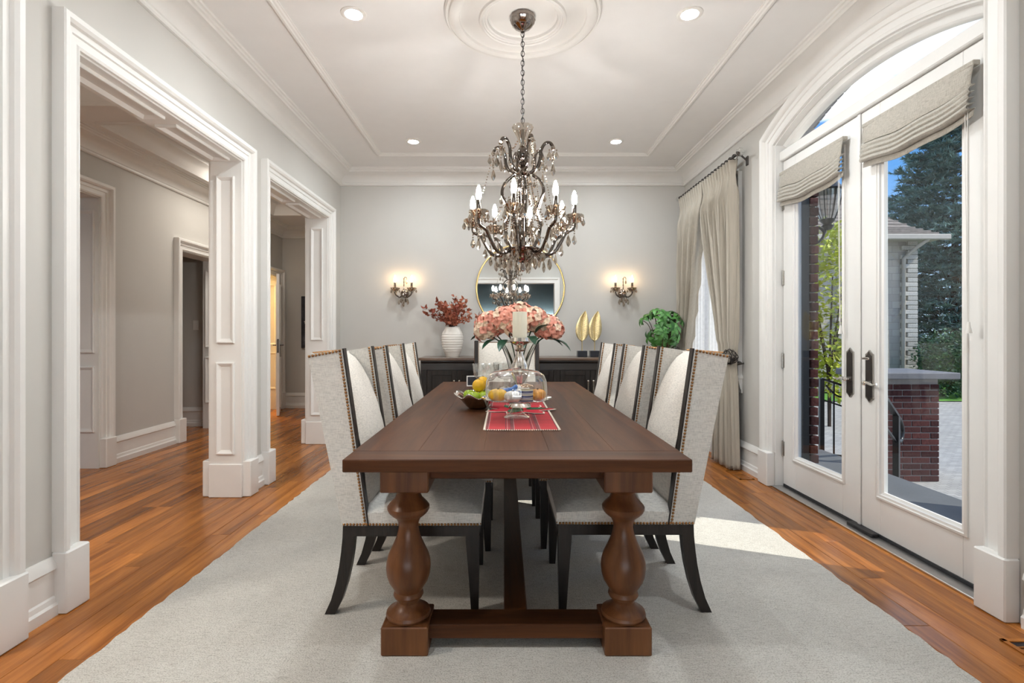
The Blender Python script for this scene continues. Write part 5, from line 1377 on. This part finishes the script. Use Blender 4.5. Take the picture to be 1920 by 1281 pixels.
for k in range(6):
    a = math.radians(-75) + k * PI / 3; ca, sa = math.cos(a), math.sin(a)
    P = lambda rr, z: (rr * ca, rr * sa, Z(z))
    pts = catmull([P(.045, 2.14), P(.085, 2.165), P(.105, 2.215), P(.110, 2.265), P(.135, 2.305), P(.165, 2.305), P(.182, 2.28)], 6)
    arm = MB().tube(pts, .010, 8).build('upper_arm', 'arm_glass', cn, 60); MB().tube(pts, .0045, 5).build('arm_core', 'smoke_metal', arm)
    MB().ball(P(.182, 2.275), .014, 8, 6).build('arm_tip', 'smoke_crystal', arm)
    for j in range(4):
        b = a + j * PI / 2 + .4; q = P(.182, 2.268); hang(arm, (q[0] + .022 * math.cos(b), q[1] + .022 * math.sin(b), q[2] - .02 * (j % 2)), (1, 3, 0, 1)[j], b)
    for i in range(4): beads.ball((P(.182, 2.25)[0], P(.182, 2.25)[1], Z(2.245 - i * .013)), .0055, 6, 4)
    hang(arm, P(.182, 2.195), 2, a); hang(arm, P(.112, 2.215), 1, a)
    bead_chain(beads, P(.04, 2.33), P(.135, 2.305), .05, 9, .005); bead_chain(beads, P(.182, 2.27), P(.30, 1.90), .02, 24, .0045) if k % 2 == 0 else None
stuff(beads.build('bead_strands', 'smoke_crystal', cn))

# ---------------------------------------------------------------- wall sconces
def sconce(x, label):
    t = thing('crystal_sconce', label, 'sconce', (x, YB - .001, 1.66), 0, 'crystal wall sconces')
    MB().lathe([(0, 0), (.050, 0), (.052, .010), (.046, .026), (.030, .036), (0, .040)], 24).xf(Matrix.Rotation(PI / 2, 4, 'X')).build('back_plate', 'dark_chrome', t, 40)
    MB().tube([(0, -.03, 0), (0, -.06, -.02), (0, -.085, -.02)], .012, 8).ball((0, -.085, -.02), .026, 12, 8).build('hub', 'dark_chrome', t, 60)
    sp = MB().tube([(0, -.06, .02), (0, -.06, .16)], .004, 6)
    for i in range(8): sp.ball((0, -.06, .04 + i * .018), .008 if i % 2 else .006, 6, 4)
    sp.tube(catmull([(0, -.06, .17), (.012, -.06, .185), (.028, -.06, .18), (.030, -.06, .165)], 4), .004, 6); sp.build('spire', 'arm_glass', t, 60)
    hang(t, (.030, -.06, .165), 1, .3)
    for s in (-1, 1):
        pts = catmull([(0, -.085, -.02), (s * .04, -.09, -.045), (s * .075, -.095, -.03), (s * .095, -.095, .0), (s * .096, -.095, .02)], 6)
        a = MB().tube(pts, .009, 8).build('arm', 'arm_glass', t, 60); tip = (s * .096, -.095, .055)
        MB().tube(pts, .004, 5).build('arm_core', 'smoke_metal', a)
        link('drip_cup', CUP, a, tip); link('candle_sleeve', SLEEVE, a, (tip[0], tip[1], tip[2] + .066)); link('bulb', SBULB, a, (tip[0], tip[1], tip[2] + .068))
        for j in range(5):
            b = j * 2 * PI / 5 + .2; hang(a, (tip[0] + .052 * math.cos(b), tip[1] + .052 * math.sin(b), tip[2]), (3, 1, 3, 1, 3)[j], b)
        hang(t, (s * .05, -.09, -.05), 2, s * .4)
    for j in range(5):
        b = PI + j * PI / 4; hang(t, (.030 * math.cos(b), -.085 + .03 * math.sin(b), -.035), (0, 2, 0, 2, 0)[j], b)
    hang(t, (0, -.085, -.075), 2, 0)
    return t
sconce(-1.155, 'two candle crystal wall sconce above the cream vase')
sconce(1.375, 'two candle crystal wall sconce above the gold leaves')

# ---------------------------------------------------------------- recessed ceiling lights
def downlight(x, y, label):
    t = thing('recessed_light', label, 'ceiling light', (x, y, ZC), 0, 'recessed ceiling lights')
    MB().lathe([(.046, -.001), (.050, -.006), (.062, -.008), (.074, -.004), (.075, .0)], 32, cap=False).build('trim_ring', 'white_plastic', t, 40)
    MB().lathe([(0, -.0025), (.047, -.0025)], 24, cap=False).build('lamp', 'downlight_glow', t)
for (x, y, l) in ((-.89, 3.03, 'round recessed light left of the medallion'), (1.10, 3.03, 'round recessed light right of the medallion'), (-.89, 5.03, 'round recessed light near the back wall on the left'),
                  (1.10, 5.03, 'round recessed light near the back wall on the right'), (-.89, 1.05, 'round recessed light above the camera on the left'), (1.10, 1.05, 'round recessed light above the camera on the right')):
    downlight(x, y, l)

# ---------------------------------------------------------------- hall details
hd = thing('hall_door', 'white panelled door standing ajar at the lit doorway', 'door', (HX + .02, HD[2][1] - .015, 0), math.radians(-90 + 22))
dw = .80; dh = 2.06
MB().cbox(0, dw, -.02, .02, .012, dh, .003).build('door_leaf', 'door_paint', hd)
for (a, b) in ((.12, .86), (1.02, dh - .14)):
    for s in (-1, 1):
        m = MB(); reveal_panel(m, lambda u, v, t: (u, s * (.0215 + t), v), .12, dw - .12, a, b); m.build('panel', 'door_paint', hd)
for s in (-1, 1):
    h = MB().cbox(dw - .085, dw - .045, s * .0205 - .004, s * .0205 + .004, .90, 1.10, .002); h.tube([(dw - .065, s * .02, 1.03), (dw - .065, s * .065, 1.03), (dw - .16, s * .07, 1.03)], .008, 8); h.build('lever_handle', 'pewter', hd, 40)
MB().cbox(dw - .001, dw + .002, -.014, .014, .92, 1.12, .001).build('lock_plate', 'pewter', hd)
pa = thing('abstract_painting', 'dark abstract canvas on the end wall of the hall', 'painting', (-2.86, HYB - .022, .97))
MB().cbox(-.40, .40, -.018, .018, 0, .83, .003).build('canvas', 'canvas_art', pa)
br = MB(); r = random.Random(4)
for k in range(12): br.tube([(-.36 + r.uniform(0, .1), -.019, .38 + r.uniform(0, .1)), (-.30 + r.uniform(0, .12), -.020, .42 + r.uniform(0, .08))], .004, 4)
br.build('brush_marks', 'cream_trim', pa)
sw_ = thing('light_switch', 'white light switch plate beyond the hall doorway', 'light switch', (-3.98, 6.618, 1.24))
MB().cbox(-.036, .036, -.007, 0, 0, .125, .002).build('switch_plate', 'white_plastic', sw_)
for k in range(4): MB().cbox(-.022, .022, -.010, -.007, .02 + k * .022, .036 + k * .022, .001).build('switch_button', 'trim_paint', sw_)
def vent(x, y, lx, ly, label):
    t = thing('floor_vent', label, 'floor vent', (x, y, 0), 0, 'wooden floor vents')
    m = MB().cbox(-lx / 2, -lx / 2 + .018, -ly / 2, ly / 2, .0005, .006, .001).cbox(lx / 2 - .018, lx / 2, -ly / 2, ly / 2, .0005, .006, .001).cbox(-lx / 2, lx / 2, -ly / 2, -ly / 2 + .018, .0005, .006, .001).cbox(-lx / 2, lx / 2, ly / 2 - .018, ly / 2, .0005, .006, .001)
    m.build('vent_frame', 'floor_wood', t); MB().box(-lx / 2 + .015, lx / 2 - .015, -ly / 2 + .015, ly / 2 - .015, .0004, .0015).build('vent_well', 'black_base', t)
    sm = MB().box(-lx / 2 + .016, lx / 2 - .016, -.004, .004, .001, .0055).mesh('slat', 'floor_wood'); n = int((ly - .05) / .018)
    for k in range(n): link('slat', sm, t, (0, -ly / 2 + .03 + k * .018, 0))
vent(1.99, 1.83, .15, .30, 'slotted wooden floor vent near the camera by the right wall')
vent(1.98, 4.30, .12, .27, 'slotted wooden floor vent below the curtains')
